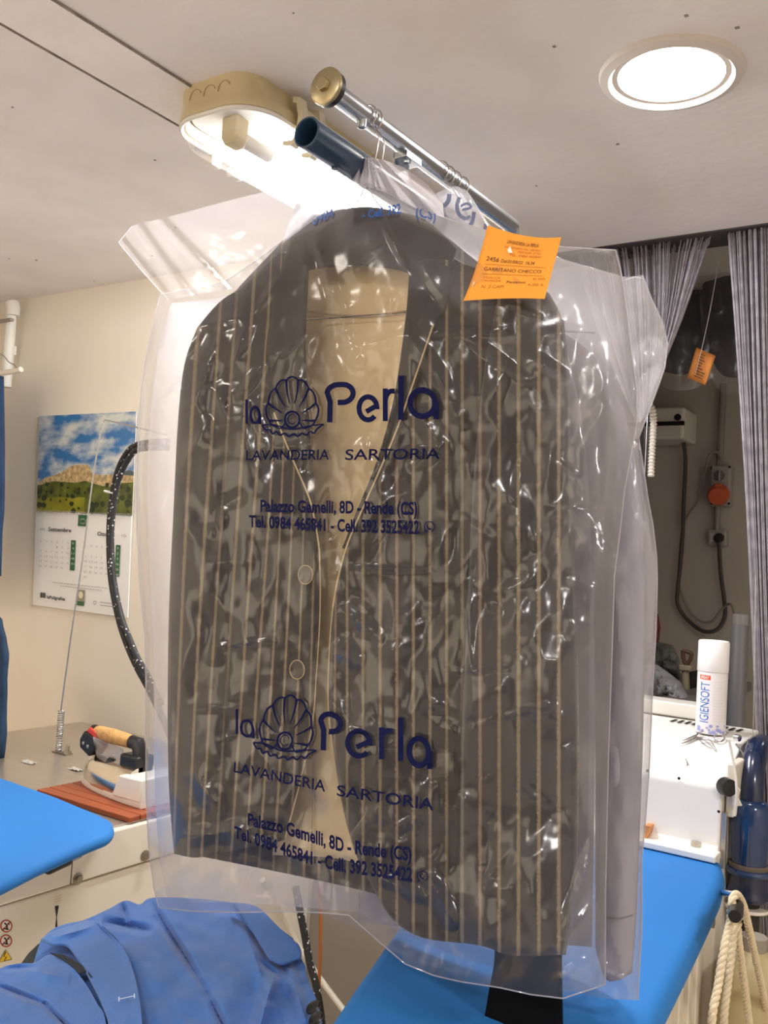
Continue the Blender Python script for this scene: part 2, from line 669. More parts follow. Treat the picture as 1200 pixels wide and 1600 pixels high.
def clip(side, y, k=1.5):
    x = XC + side * (HW + 0.003)
    h = MB()
    prof = [(0.0, 0.03), (0.012, 0.026), (0.017, 0.0), (0.014, -0.03), (0.002, -0.04), (-0.012, -0.036), (-0.012, -0.03), (0.002, -0.032),
            (0.008, -0.026), (0.010, 0.0), (0.006, 0.02), (0.0, 0.022)]
    for dy in (0.0, 0.056):
        h.prism([(x + side * a * k, y + dy, CZ - 0.052 + bz * k * 0.9) for a, bz in prof], (0, 0.018, 0))
    h.prism([(x + side * a * k, y + 0.016, CZ - 0.052 + bz * k) for a, bz in ((0.004, 0.02), (0.011, 0.012), (0.012, -0.012), (0.004, -0.02))], (0, 0.044, 0))
    return h


obj('cover_clip', clip(1, 1.275), mat('clip_plastic', (218, 208, 182), 0.45), t)
for k, y in enumerate((1.30, 1.365)):
    h = MB().box((XC - HW - 0.022, y, CZ - 0.086), (XC - HW + 0.002, y + 0.028, CZ - 0.064))
    h.box((XC - HW - 0.014, y + 0.004, CZ - 0.064), (XC - HW - 0.002, y + 0.022, CZ - 0.05))
    obj('cover_clip', h, mat('clip_white', (232, 228, 220), 0.4), t, bevel=0.003)

# ------------------------------------------------------------------ hanging rail and blue pipe
RX, RZ = -0.743, 2.104
t = thing('hanging_rail', (RX, 1.4, RZ), 'shiny galvanised hanging rail with big washer on its near end', 'rail')
obj('rod', MB().cyl((RX, 0.915, RZ), (RX, 1.45, RZ), 0.0135, 32), galv, t)
obj('gasket', MB().cyl((RX, 0.910, RZ), (RX, 0.918, RZ), 0.0235, 40), black, t)
obj('washer', MB().lathe([(0.0, -0.002), (0.022, -0.002), (0.0245, 0.0), (0.0245, 0.004), (0.0, 0.004)], (RX, 0.905, RZ), 48, (0, 1, 0)), brass, t)
hx = [(RX + 0.0095 * math.cos(a), 0.903, RZ + 0.0095 * math.sin(a)) for a in np.radians(np.arange(12, 372, 60))]
obj('bolt_head', MB().prism(hx, (0, -0.007, 0)), brass, t, smooth=False, bevel=0.001)
for Y, zz in ((0.985, 0.0), (1.10, -0.004)):
    g = MB()
    g.lathe([(0.0, -0.006), (0.003, -0.006), (0.0035, -0.009), (0.0062, -0.0085), (0.0068, -0.004), (0.0068, 0.004)], (RX + 0.002, Y, RZ - 0.013 + zz), 20)
    obj('screw', g, galv, t)
g = MB()
g.box((RX - 0.012, 1.085, RZ - 0.022), (RX + 0.012, 1.125, RZ - 0.012))
g.box((RX - 0.012, 1.085, RZ - 0.06), (RX - 0.009, 1.125, RZ - 0.012))
obj('bracket', g, galv, t, bevel=0.001)
g = MB().box((RX - 0.045, 1.06, RZ - 0.055), (RX - 0.014, 1.10, RZ - 0.03))
obj('clamp', g, steel, t, bevel=0.002)

PXX, PZZ, PR = -0.752, 2.036, 0.0205
navy = mat('navy_gloss_paint', (36, 62, 88), 0.25, var=0.1, vscale=15, coat=0.4)
g = MB()
n = 36
ring = lambda y, r: [(PXX + r * math.cos(a), y, PZZ + r * math.sin(a)) for a in np.linspace(0, 2 * PI, n, endpoint=False)]
rings = [ring(1.45, PR), ring(0.885, PR), ring(0.884, PR - 0.001), ring(0.884, PR - 0.0025), ring(0.886, PR - 0.0035), ring(1.45, PR - 0.0035)]
o = obj('support_pipe', loft(rings, False, False), navy, t)
o['label'] = 'dark blue painted pipe with an open end'
obj('wall_arm', MB().tube([(PXX, 1.42, PZZ), (-1.14, 1.42, PZZ), (-1.16, 1.44, PZZ), (-1.16, YW, PZZ)], 0.016, 16), navy, t)
obj('end_plate', MB().box((RX - 0.012, 1.445, PZZ), (RX + 0.012, 1.455, RZ)), galv, t, smooth=False)
obj('screw', MB().cyl((PXX - 0.003, 0.95, PZZ - PR - 0.0015), (PXX - 0.003, 0.95, PZZ - PR + 0.002), 0.0045, 14), navy, o)

# ------------------------------------------------------------------ wall calendar
CY = YW - 0.007
CTL, CTR, CBR, CBL = (62, 650), (213, 643), (200, 965), (52, 945)


def bil(a, b, q=(CTL, CTR, CBR, CBL)):
    a = np.asarray(a, float)
    b = np.asarray(b, float)
    x = (1 - a) * (1 - b) * q[0][0] + a * (1 - b) * q[1][0] + a * b * q[2][0] + (1 - a) * b * q[3][0]
    y = (1 - a) * (1 - b) * q[0][1] + a * (1 - b) * q[1][1] + a * b * q[2][1] + (1 - a) * b * q[3][1]
    return x, y


def cal(a, b, lift=0.0):
    return PY(*bil(a, b), CY - lift)


def calpoly(pts, lift=0.001):
    p = np.array(pts, float)
    m = MB()
    m.add(cal(p[:, 0], p[:, 1], lift), [tuple(range(len(p)))])
    return m


cc = cal(0.5, 1.0)
t = thing('wall_calendar', cc, 'wall calendar with hill village picture over two month grids', 'calendar')
paper = mat('calendar_paper', (232, 230, 226), 0.55)
g = MB()
P = np.array([[cal(a, b, -0.0025) for a in (0, 1)] for b in (0, 1)])
obj('backing_page', MB().grid(P), paper, t, smooth=False, solid=0.004)
# picture: sky with clouds, hills, village
m = bpy.data.materials.new('printed_sky')
nt, N, L = nodes(m)
bs = N['Principled BSDF']
tc = N.new('ShaderNodeTexCoord')
mp = N.new('ShaderNodeMapping')
mp.inputs['Scale'].default_value = (5, 1, 11)
nz = N.new('ShaderNodeTexNoise')
nz.inputs['Scale'].default_value = 1.6
nz.inputs['Detail'].default_value = 6
cr = N.new('ShaderNodeValToRGB')
cr.color_ramp.elements[0].position = 0.42
cr.color_ramp.elements[0].color = lin((52, 112, 168))
cr.color_ramp.elements[1].position = 0.6
cr.color_ramp.elements[1].color = lin((206, 208, 200))
L.new(tc.outputs['Object'], mp.inputs[0])
L.new(mp.outputs[0], nz.inputs['Vector'])
L.new(nz.outputs[0], cr.inputs[0])
L.new(cr.outputs[0], bs.inputs['Base Color'])
bs.inputs['Roughness'].default_value = 0.35
SPL = 0.505
obj('printed_sky', calpoly([(0, 0), (1, 0), (1, SPL), (0, SPL)]), m, t, smooth=False)
rr = random.Random(5)


def hillpoly(y0, amp, seed, base, x0=0.0, x1=1.0):
    xs = np.linspace(x0, x1, 40)
    ys = y0 - amp * (fbm(xs * 4, xs * 0 + seed, seed) + 0.47)
    return [(x, y) for x, y in zip(xs, ys)] + [(x1, base), (x0, base)]


far = [(x, 0.335 - 0.05 * math.exp(-((x - 0.95) / 0.12) ** 2)) for x in np.linspace(0.6, 1, 16)] + [(1, 0.4), (0.6, 0.4)]
obj('printed_mountain', calpoly(far, 0.0012), mat('print_grey_hill', (70, 84, 84), 0.4), t, smooth=False)
vil = [(0.0, 0.36), (0.08, 0.325), (0.16, 0.315), (0.24, 0.3), (0.28, 0.285), (0.36, 0.262), (0.44, 0.258), (0.5, 0.256), (0.54, 0.27), (0.56, 0.3), (0.66, 0.31), (0.8, 0.305), (1, 0.312), (1, 0.42), (0, 0.42)]
obj('printed_village', calpoly(vil, 0.0014), mat('print_village', (182, 156, 112), 0.4, var=0.5, vscale=70), t, smooth=False)
obj('printed_hills', calpoly(hillpoly(0.385, 0.06, 2, SPL), 0.0016), mat('print_woods', (84, 92, 30), 0.4, var=0.55, vscale=28), t, smooth=False)
obj('printed_meadow', calpoly(hillpoly(0.44, 0.05, 9, SPL, 0, 0.5), 0.0018), mat('print_meadow', (128, 126, 30), 0.4, var=0.3, vscale=18), t, smooth=False)
for k in range(46):
    x, y = rr.uniform(0.01, 0.99), rr.uniform(0.35, 0.495)
    r = rr.uniform(0.012, 0.035)
    q = [(x + r * math.cos(a) * rr.uniform(0.7, 1.1), y + 0.55 * r * math.sin(a) * rr.uniform(0.7, 1.1)) for a in np.linspace(0, 2 * PI, 11)[:-1]]
    q = np.clip(np.array(q), (0, 0), (1, SPL))
    obj('printed_tree', MB().add(cal(q[:, 0], q[:, 1], 0.0021 + k * 0.00001), [tuple(range(10))]), mat('print_trees', (38, 52, 22), 0.4, var=0.3, vscale=50), t, smooth=False)
# wire binding
g = MB()
for k in range(48):
    a = 0.015 + 0.97 * k / 47
    p = cal(a, SPL, 0.004)
    th = np.linspace(0, 2 * PI, 9)
    g.tube([p + np.array([0, -0.003 * math.sin(q), 0.005 * math.cos(q)]) for q in th], 0.0007, 4, cap=False)
obj('wire_binding', g, chrome, t)
green = mat('calendar_green', (52, 96, 62), 0.5)
ink = mat('calendar_ink', (70, 70, 72), 0.6)
faint = mat('calendar_faint_ink', (168, 166, 162), 0.6)
obj('green_tab', calpoly([(0.44, SPL + 0.008), (0.535, SPL + 0.008), (0.53, 0.57), (0.437, 0.57)], 0.002), green, t, smooth=False)
hw_, hf_ = stroke2d(arc2d(0.487, 0.545, 0.03, 0.012, -150, 160, 20), 0.004)
g = MB().add(cal(hw_[:, 0], hw_[:, 1], 0.003), hf_)
obj('tab_emblem', g, faint, t, smooth=False)
def calrow(s_, x0_, x1_, y_, h_, m_, nm_, b_=0.0):
    g_ = MB()
    row(s_, [(x0_, y_, h_), (x1_, y_, h_)], calp, g_, b_)
    return obj(nm_, g_, m_, t, smooth=False)



calp = lambda X, Y: cal(X, Y, 0.0025)
calrow('Settembre', 0.13, 0.37, 0.604, 0.019, ink, 'month_title', 0.02)
calrow('Ottobre', 0.645, 0.82, 0.612, 0.019, ink, 'month_title', 0.02)
calrow('09', 0.045, 0.095, 0.604, 0.013, faint, 'month_number')
calrow('10', 0.9, 0.945, 0.612, 0.013, faint, 'month_number')


def month(a0, b0, first, days, cw=0.056, rh=0.0262):
    q = [(a0 + 6 * cw - 0.024, b0 - 0.024), (a0 + 6 * cw + 0.024, b0 - 0.024), (a0 + 6 * cw + 0.022, b0 + rh * 5.0 + 0.004 * 0), (a0 + 6 * cw - 0.026, b0 + rh * 5.0)]
    q = np.array(q)
    gc = obj('sunday_column', MB().add(cal(q[:, 0], q[:, 1], 0.002), [(0, 1, 2, 3)]), green, t, smooth=False)
    cg, hd = [MB() for _ in range(7)], MB()
    for k, s in enumerate('LMMGVSD'):
        hd = MB()
        row(s, [(a0 + k * cw - 0.008, b0 - 0.004, 0.009), (a0 + k * cw + 0.008, b0 - 0.004, 0.009)], calp, hd)
        obj('weekday_letter', hd, paper if k == 6 else faint, gc if k == 6 else t, smooth=False)
    for d in range(1, days + 1):
        i = d - 1 + first
        r, k = divmod(i, 7)
        s = str(d)
        hw2 = 0.007 * len(s)
        x, y = a0 + k * cw, b0 + rh * (r + 1) - 0.004
        row(s, [(x - hw2, y, 0.009), (x + hw2, y, 0.009)], calp, cg[k])
    for k in range(6):
        obj('weekday_dates', cg[k], faint, t, smooth=False)
    obj('sunday_dates', cg[6], paper, gc, smooth=False)


month(0.06, 0.668, 3, 30)
month(0.53, 0.676, 5, 31)
txt = MB()
calrow('laPoligrafica', 0.14, 0.33, 0.957, 0.016, ink, 'printer_lettering', 0.03)
for k, (x, w) in enumerate(((0.07, 0.02), (0.093, 0.012), (0.108, 0.014))):
    q = np.array([(x, 0.93), (x + w, 0.93), (x + w, 0.957), (x, 0.957)])
    txt.add(cal(q[:, 0], q[:, 1], 0.0025), [(0, 1, 2, 3)])
txf = MB()
for y, x0, x1 in ((0.868, 0.2, 0.78), (0.882, 0.27, 0.72)):
    for k in range(16):
        a = x0 + (x1 - x0) * k / 16
        q = np.array([(a, y), (a + (x1 - x0) / 16 * 0.8, y), (a + (x1 - x0) / 16 * 0.8, y + 0.003), (a, y + 0.003)])
        txf.add(cal(q[:, 0], q[:, 1], 0.0025), [(0, 1, 2, 3)])
obj('fine_print', txf, faint, t, smooth=False)
hw_, hf_ = stroke2d(arc2d(0.645, 0.948, 0.016, 0.008, 0, 360, 20), 0.004)
obj('round_seal', MB().add(cal(hw_[:, 0], hw_[:, 1], 0.0025), hf_), faint, t, smooth=False)
txf = MB()
for y in (0.94, 0.955):
    q = np.array([(0.7, y), (0.86, y), (0.86, y + 0.004), (0.7, y + 0.004)])
    txf.add(cal(q[:, 0], q[:, 1], 0.0025), [(0, 1, 2, 3)])
obj('fine_print', txf, faint, t, smooth=False)
obj('printer_mark', txt, ink, t, smooth=False)
obj('bulb_picture', calpoly([(0.455, 0.892), (0.535, 0.892), (0.535, 0.95), (0.455, 0.95)], 0.002), mat('bulb_picture', (150, 140, 120), 0.5), t, smooth=False)
q = arc2d(0.495, 0.918, 0.024, 0.018, 0, 360, 20)
obj('bulb', calpoly(q[:-1], 0.0028), mat('bulb_glass', (226, 214, 180), 0.4), t, smooth=False)
obj('green_tab', calpoly([(0.455, 0.95), (0.535, 0.95), (0.53, 0.972), (0.45, 0.972)], 0.002), green, t, smooth=False)

# ================================================================== jacket on its hanger
YJ = 1.0
SX = [200, 275, 300, 322, 346, 370, 393, 415, 437, 460, 481, 502, 522, 542, 567, 594, 620, 646, 672, 698, 722, 750, 780, 810, 842, 873, 905, 1000]
SP = [-4] + list(range(26)) + [29]


def stripe_u(px, py):
    lean = np.interp(px, [270, 330, 420, 540, 620, 1000], [-0.03, -0.06, -0.07, 0.0, 0.0, 0.0])
    x = px - lean * (py - 1200)
    return np.interp(x, SX, SP)


m = bpy.data.materials.new('pinstripe_wool')
nt, N, L = nodes(m)
bs = N['Principled BSDF']
bs.inputs['Roughness'].default_value = 0.85
bs.inputs['Specular IOR Level'].default_value = 0.15
bs.inputs['Sheen Weight'].default_value = 0.15
uv = N.new('ShaderNodeUVMap')
sp = N.new('ShaderNodeSeparateXYZ')
L.new(uv.outputs[0], sp.inputs[0])


def mth(op, a, b=None, c=None):
    n = N.new('ShaderNodeMath')
    n.operation = op
    for i, q in enumerate((a, b, c)):
        if q is None:
            continue
        if isinstance(q, (int, float)):
            n.inputs[i].default_value = q
        else:
            L.new(q, n.inputs[i])
    return n.outputs[0]


mpn = N.new('ShaderNodeMapping')
mpn.inputs['Scale'].default_value = (6, 75, 1)
L.new(uv.outputs[0], mpn.inputs[0])
nz = N.new('ShaderNodeTexNoise')
nz.inputs['Scale'].default_value = 1.0
nz.inputs['Detail'].default_value = 5
L.new(mpn.outputs[0], nz.inputs['Vector'])
fr_ = mth('FRACT', mth('ADD', mth('ADD', sp.outputs[0], 0.5), mth('MULTIPLY', mth('SUBTRACT', nz.outputs[0], 0.5), 0.16)))
dist = mth('ABSOLUTE', mth('SUBTRACT', fr_, 0.5))
mr = N.new('ShaderNodeMapRange')
mr.inputs['From Min'].default_value = 0.125
mr.inputs['From Max'].default_value = 0.05
L.new(dist, mr.inputs[0])
msk = mth('MULTIPLY', mr.outputs[0], mth('ADD', mth('MULTIPLY', nz.outputs[0], 0.9), 0.2))
nz2 = N.new('ShaderNodeTexNoise')
nz2.inputs['Scale'].default_value = 400
tc = N.new('ShaderNodeTexCoord')
L.new(tc.outputs['Object'], nz2.inputs['Vector'])
cr = N.new('ShaderNodeValToRGB')
cr.color_ramp.elements[0].position = 0.3
cr.color_ramp.elements[0].color = lin((24, 24, 27))
cr.color_ramp.elements[1].position = 0.7
cr.color_ramp.elements[1].color = lin((40, 40, 41))
L.new(nz2.outputs[0], cr.inputs[0])
mx = N.new('ShaderNodeMix')
mx.data_type = 'RGBA'
L.new(msk, mx.inputs[0])
L.new(cr.outputs[0], mx.inputs[6])
mx.inputs[7].default_value = lin((150, 134, 108))
L.new(mx.outputs[2], bs.inputs['Base Color'])
wool = m
plain = mat('charcoal_wool', (40, 40, 43), 0.9, var=0.15, vscale=60, spec=0.15, sheen=0.15)
piping = mat('cream_piping', (206, 184, 140), 0.6)
lining = mat('cream_lining', (228, 204, 160), 0.5, var=0.04, vscale=8, sheen=0.2)


def panel(name, top, right, bottom, left, depth, m, parent, n=26, mm=70, solid=0.004, soft=True):
    G = coons(top, right, bottom, left, n, mm, soft)
    u = np.linspace(0, 1, n)[None, :] + np.zeros((mm, 1))
    v = np.linspace(0, 1, mm)[:, None] + np.zeros((1, n))
    Y = depth(u, v, G[..., 0], G[..., 1])
    P = PY(G[..., 0], G[..., 1], Y)
    su = stripe_u(G[..., 0], G[..., 1]).ravel()
    uvs = np.stack([su, -G[..., 1].ravel() / 300.0], 1)
    return obj(name, MB().grid(P), m, parent, solid=solid, uvs=uvs, off=-1)


hookp = PY(574, 262, 1.0)
jk = thing('jacket', PY(600, 1480, YJ), 'dark charcoal pinstripe jacket with cream lining inside the front clear garment bag', 'jacket')


def dj(base, bulge, nz_=0.006, seed=1, e=2.0):
    def f(u, v, x, y):
        return base - bulge * np.sqrt(np.clip(1 - np.abs(2 * u - 1) ** e, 0, 1)) + nz_ * fbm(x / 70, y / 160, seed)
    return f


panel('back', [(300, 530), (400, 420), (480, 345), (560, 325), (660, 345), (760, 420), (880, 500)], [(880, 500), (893, 850), (885, 1480)],
      [(272, 1330), (560, 1390), (885, 1480)], [(300, 530), (272, 800), (272, 1330)], lambda u, v, x, y: 1.055 + 0 * x, wool, jk, 40, 60)
panel('lining', [(466, 408), (560, 414), (652, 408)], [(652, 408), (650, 560), (612, 760), (590, 900), (575, 1100), (600, 1260), (660, 1396)],
      [(425, 1336), (545, 1345), (660, 1396)], [(466, 408), (462, 700), (480, 900), (470, 1100), (425, 1336)],
      lambda u, v, x, y: 1.045 + 0.004 * np.abs(x - 487 - 20 * (1 - v)) / 40 * 0 + 0.006 * fbm(x / 40, y / 200, 4), lining, jk, 26, 60)
g = MB()
sl, sf = stroke2d(smooth_poly([(492, 960), (488, 1100), (489, 1200), (487, 1336)], 24), 1.6)
g.add(PY(sl[:, 0], sl[:, 1], 1.0385), sf)
obj('lining_seam', g, mat('lining_seam_thread', (150, 126, 92), 0.7), jk, smooth=False)  # thin tan line along the centre seam of the lining
panel('label_band', [(478, 610 - 125), (560, 492), (640, 484)], [(640, 484), (640, 486.5)], [(478, 488), (560, 494.5), (640, 486.5)], [(478, 485), (478, 488)],
      lambda u, v, x, y: 1.04 + 0 * x, mat('collar_seam', (176, 150, 112), 0.7), jk, 12, 3, 0.0015)
# fronts
LFE = [(478, 418), (472, 560), (480, 680), (492, 800), (499, 880), (500, 960), (494, 1060), (488, 1130), (468, 1225), (444, 1313)]
panel('front', [(340, 485), (400, 430), (442, 395), (478, 418)], LFE, [(345, 1332), (400, 1322), (444, 1313)],
      [(340, 485), (344, 640), (347, 800), (348, 1000), (346, 1200), (345, 1332)], dj(1.01, 0.032, 0.012, 3), wool, jk, 30, 90)
RFE = [(640, 415), (634, 500), (622, 620), (597, 720), (565, 800), (537, 862), (521, 940), (516, 1010), (514, 1100), (524, 1190), (537, 1265), (556, 1335), (585, 1392)]
panel('front', [(640, 415), (690, 405), (760, 425), (800, 450)], [(800, 450), (770, 560), (748, 700), (735, 1000), (724, 1200), (724, 1474)],
      [(585, 1392), (615, 1438), (660, 1465), (724, 1474)], RFE, dj(1.008, 0.035, 0.012, 7), wool, jk, 34, 100)
# sleeves
panel('sleeve', [(308, 512), (345, 470), (380, 452)], [(380, 452), (362, 600), (356, 720), (360, 900), (358, 1100), (352, 1326)],
      [(272, 1334), (310, 1340), (352, 1326)], [(308, 512), (288, 570), (278, 660), (271, 800), (264, 950), (262, 1100), (264, 1230), (272, 1334)],
      dj(1.015, 0.05, 0.014, 11), wool, jk, 22, 90)
panel('sleeve', [(780, 442), (830, 445), (858, 458)], [(858, 458), (880, 505), (890, 600), (893, 760), (898, 900), (903, 1050), (905, 1200), (900, 1360), (884, 1492)],
      [(716, 1472), (760, 1480), (800, 1493), (884, 1492)], [(780, 442), (756, 560), (738, 760), (727, 1000), (719, 1200), (716, 1472)],
      dj(1.0, 0.055, 0.012, 13), wool, jk, 30, 90)
# collar and lapels
panel('collar', [(452, 372), (484, 343), (520, 330), (570, 323), (630, 332), (672, 348), (712, 388)], [(712, 388), (690, 440), (652, 424)],
      [(466, 424), (500, 416), (560, 412), (610, 415), (652, 424)], [(452, 372), (446, 420), (466, 424)], lambda u, v, x, y: 1.015 - 0.012 * v, plain, jk, 40, 14)
panel('lapel', [(446, 395), (462, 400), (479, 418)], [(479, 418), (474, 560), (482, 690), (490, 790), (499, 876)], [(495, 862), (499, 876)],
      [(446, 395), (428, 470), (415, 560), (430, 650), (452, 705), (478, 765), (495, 862)], lambda u, v, x, y: 0.972 + 0.008 * np.sin(u * 3) - 0 * v, plain, jk, 12, 60)
panel('lapel', [(640, 416), (670, 404), (706, 420)], [(706, 420), (694, 480), (677, 507), (650, 586), (623, 663), (597, 726), (570, 787), (543, 850)], [(539, 858), (543, 850)],
      [(640, 416), (634, 500), (620, 620), (594, 720), (562, 800), (539, 858)], lambda u, v, x, y: 0.968 + 0.008 * np.sin((1 - u) * 3), plain, jk, 14, 60)


def edge(pts, Y, parent=jk, r=0.0011, m=piping, name='piping'):
    p = smooth_poly(pts, 60)
    obj(name, MB().tube(PY(p[:, 0], p[:, 1], Y), r, 6), m, parent)


edge([(428, 645), (452, 705), (478, 765), (488, 795), (498, 850), (500, 890)], 0.9665)
edge([(500, 890), (500, 960), (494, 1060), (488, 1130), (468, 1225), (446, 1308)], 0.998, r=0.0007)
edge([(677, 507), (650, 586), (623, 663), (597, 726), (570, 787), (543, 850), (528, 905), (520, 950)], 0.9625)
edge([(520, 950), (515, 1010), (513, 1100), (523, 1190), (536, 1265), (555, 1335)], 0.996, r=0.0007)
for x, y in ((480, 898), (467, 1046)):
    c = PY(x, y, 0.987)
    b_ = obj('button', MB().lathe([(0.0, 0.0), (0.009, 0.0), (0.0115, -0.001), (0.0125, -0.003), (0.011, -0.0045), (0.009, -0.003), (0.0, -0.003)], c, 28, (0, 1, 0)), mat('horn_button', (66, 60, 54), 0.3), jk)
    th = np.linspace(0, 2 * PI, 33)
    obj('button_rim', MB().tube([c + np.array([0.0125 * math.cos(q), -0.004, 0.0125 * math.sin(q)]) for q in th], 0.0006, 5, cap=False), piping, b_)
panel('pocket_welt', [(556, 884), (620, 888), (680, 882)], [(680, 882), (680, 894)], [(556, 896), (620, 900), (680, 894)], [(556, 884), (556, 896)], lambda u, v, x, y: 0.972 + 0 * x, wool, jk, 14, 5, 0.003)
panel('pocket_flap', [(590, 1170), (650, 1172), (706, 1170)], [(706, 1170), (706, 1212)], [(590, 1214), (650, 1217), (706, 1212)], [(590, 1170), (590, 1214)], lambda u, v, x, y: 0.969 + 0 * x, wool, jk, 14, 6, 0.003)

# wire hanger of the jacket
wire = mat('hanger_wire', (186, 184, 184), 0.25, metal=1)
hg = thing('wire_hanger', hookp, 'thin steel wire hanger hooked over the rail carrying the pinstripe jacket', 'hanger', 'wire hangers on the rail')


def hook_wire(Yh, neck):
    """hook over the rail, twisted neck"""
    p = []
    for a in np.linspace(-60, 190, 18):
        q = math.radians(a)
        p.append((RX + 0.0165 * math.cos(q), Yh, RZ + 0.0165 * math.sin(q)))
    p = p[::-1]
    p += [(RX + 0.022, Yh, RZ - 0.035), (RX + 0.016, Yh + 0.002, RZ - 0.07)]
    p.append(tuple(neck))
    return smooth_poly(p, 70)


nk = PY(573, 283, 1.0)
for dy in (0.0, 0.014):
    obj('hook', MB().tube(hook_wire(0.998 + dy, nk), 0.0013, 7), wire, hg)
p = [nk, PY(545, 330, 1.02), PY(440, 400, 1.03), PY(325, 510, 1.03)]
obj('arm', MB().tube(smooth_poly(p, 30), 0.0012, 6), wire, hg)
p = [nk, PY(600, 328, 1.02), PY(720, 410, 1.03), PY(850, 475, 1.03)]
obj('arm', MB().tube(smooth_poly(p, 30), 0.0012, 6), wire, hg)
obj('bar', MB().tube([PY(325, 510, 1.03), PY(850, 475, 1.03)], 0.0012, 6), wire, hg)

# black trousers hanging under the jacket
tm = mat('black_cloth', (16, 16, 18), 0.95, var=0.1, vscale=20, spec=0.1)
G = coons([(770, 900), (830, 900), (872, 900)], [(872, 900), (874, 1200), (876, 1460), (878, 1640)], [(755, 1640), (800, 1643), (878, 1640)],
          [(770, 900), (772, 1200), (776, 1460), (766, 1545), (758, 1600), (755, 1640)], 16, 50)
tr = obj('black_trouser_leg', MB().grid(PY(G[..., 0], G[..., 1], 1.062 + 0.01 * fbm(G[..., 0] / 40, G[..., 1] / 200, 5))), tm, None, solid=0.008)
tag(tr, 'black trouser leg hanging out below the front clear garment bag', 'trousers')

# ================================================================== clear garment bags
filmA = film('clear_polythene', 0.15, rough=0.19, bump=0.14, bscale=8, gloss=1.2, back=0.88)
BL = [(250, 460), (238, 510), (228, 560), (221, 610), (217, 660), (213, 760), (214, 830), (219, 920), (227, 1000), (228, 1100), (228, 1240), (232, 1320), (240, 1385), (248, 1418)]
BR = [(962, 391), (970, 423), (980, 490), (986, 540), (995, 607), (995, 660), (985, 715), (976, 765), (969, 830), (960, 900), (956, 1028), (951, 1174), (948, 1300), (946, 1400), (946, 1538)]
BT = [(250, 460), (290, 452), (330, 447), (352, 440), (400, 408), (440, 378), (482, 348), (510, 326), (545, 300), (572, 282), (600, 292), (650, 322), (700, 342), (765, 362), (830, 378), (880, 386), (962, 391)]
BB = [(248, 1418), (300, 1424), (373, 1426), (440, 1424), (500, 1426), (545, 1430), (575, 1456), (600, 1478), (633, 1506), (677, 1524), (720, 1534), (780, 1543), (830, 1554), (880, 1560), (946, 1538)]


def edges_at(y, Lp, Rp):
    Lp, Rp = np.array(Lp, float), np.array(Rp, float)
    return np.interp(y, Lp[:, 1], Lp[:, 0]), np.interp(y, Rp[:, 1], Rp[:, 0])


rs = random.Random(21)
CRA = [(484, 346, 560, 580, 0.012, 12), (590, 330, 640, 430, 0.008, 10), (640, 520, 705, 625, 0.010, 18), (560, 545, 645, 520, 0.008, 10), (330, 600, 360, 660, 0.014, 26),
       (310, 510, 385, 495, 0.010, 16), (390, 500, 360, 570, 0.010, 16), (400, 490, 440, 430, 0.007, 12), (350, 505, 300, 640, 0.016, 26), (655, 520, 800, 515, 0.007, 9),
       (720, 520, 830, 600, 0.011, 12), (830, 560, 890, 590, 0.009, 14), (700, 690, 640, 735, 0.010, 16), (650, 640, 690, 700, 0.010, 22), (870, 720, 905, 745, 0.006, 6),
       (905, 800, 955, 900, 0.016, 14), (890, 790, 925, 840, 0.012, 10), (540, 885, 680, 893, 0.006, 5), (700, 1050, 800, 1045, 0.006, 6), (780, 1120, 880, 1100, 0.007, 7),
       (520, 1010, 560, 1040, 0.016, 22), (530, 950, 600, 1000, 0.010, 18), (300, 1200, 350, 1280, 0.012, 26), (280, 1310, 420, 1290, 0.012, 20), (350, 1300, 440, 1330, 0.012, 22),
       (590, 1370, 680, 1410, 0.010, 14), (668, 1365, 712, 1450, 0.024, 20), (870, 1490, 950, 1380, 0.016, 24), (880, 1460, 960, 1240, 0.014, 18), (860, 1540, 940, 1490, 0.010, 14),
       (730, 860, 740, 1180, 0.004, 14), (265, 900, 262, 1300, 0.006, 14), (520, 1140, 600, 1145, 0.004, 5), (430, 1000, 330, 1010, 0.006, 8), (280, 1110, 380, 1105, 0.005, 8),
       (250, 640, 280, 600, 0.01, 14), (280, 740, 330, 650, 0.012, 20), (395, 620, 420, 720, 0.010, 14), (465, 560, 480, 700, 0.008, 10), (600, 380, 545, 420, 0.006, 9)]
for k in range(120):
    x, y = rs.uniform(240, 940), rs.uniform(420, 1480)
    top = np.array([573.0, 290.0])
    rad = math.atan2(y - top[1], x - top[0])
    a = rad + rs.gauss(0, 0.5) if y < 620 else rs.choice([rs.gauss(0.1, 0.35), rs.gauss(1.57, 0.35), rs.gauss(-0.6, 0.4)])
    l = rs.uniform(20, 85)
    CRA.append((x - l * math.cos(a) / 2, y - l * math.sin(a) / 2, x + l * math.cos(a) / 2, y + l * math.sin(a) / 2, rs.choice([-1, 1, 1]) * rs.uniform(0.002, 0.006), rs.uniform(7, 20)))


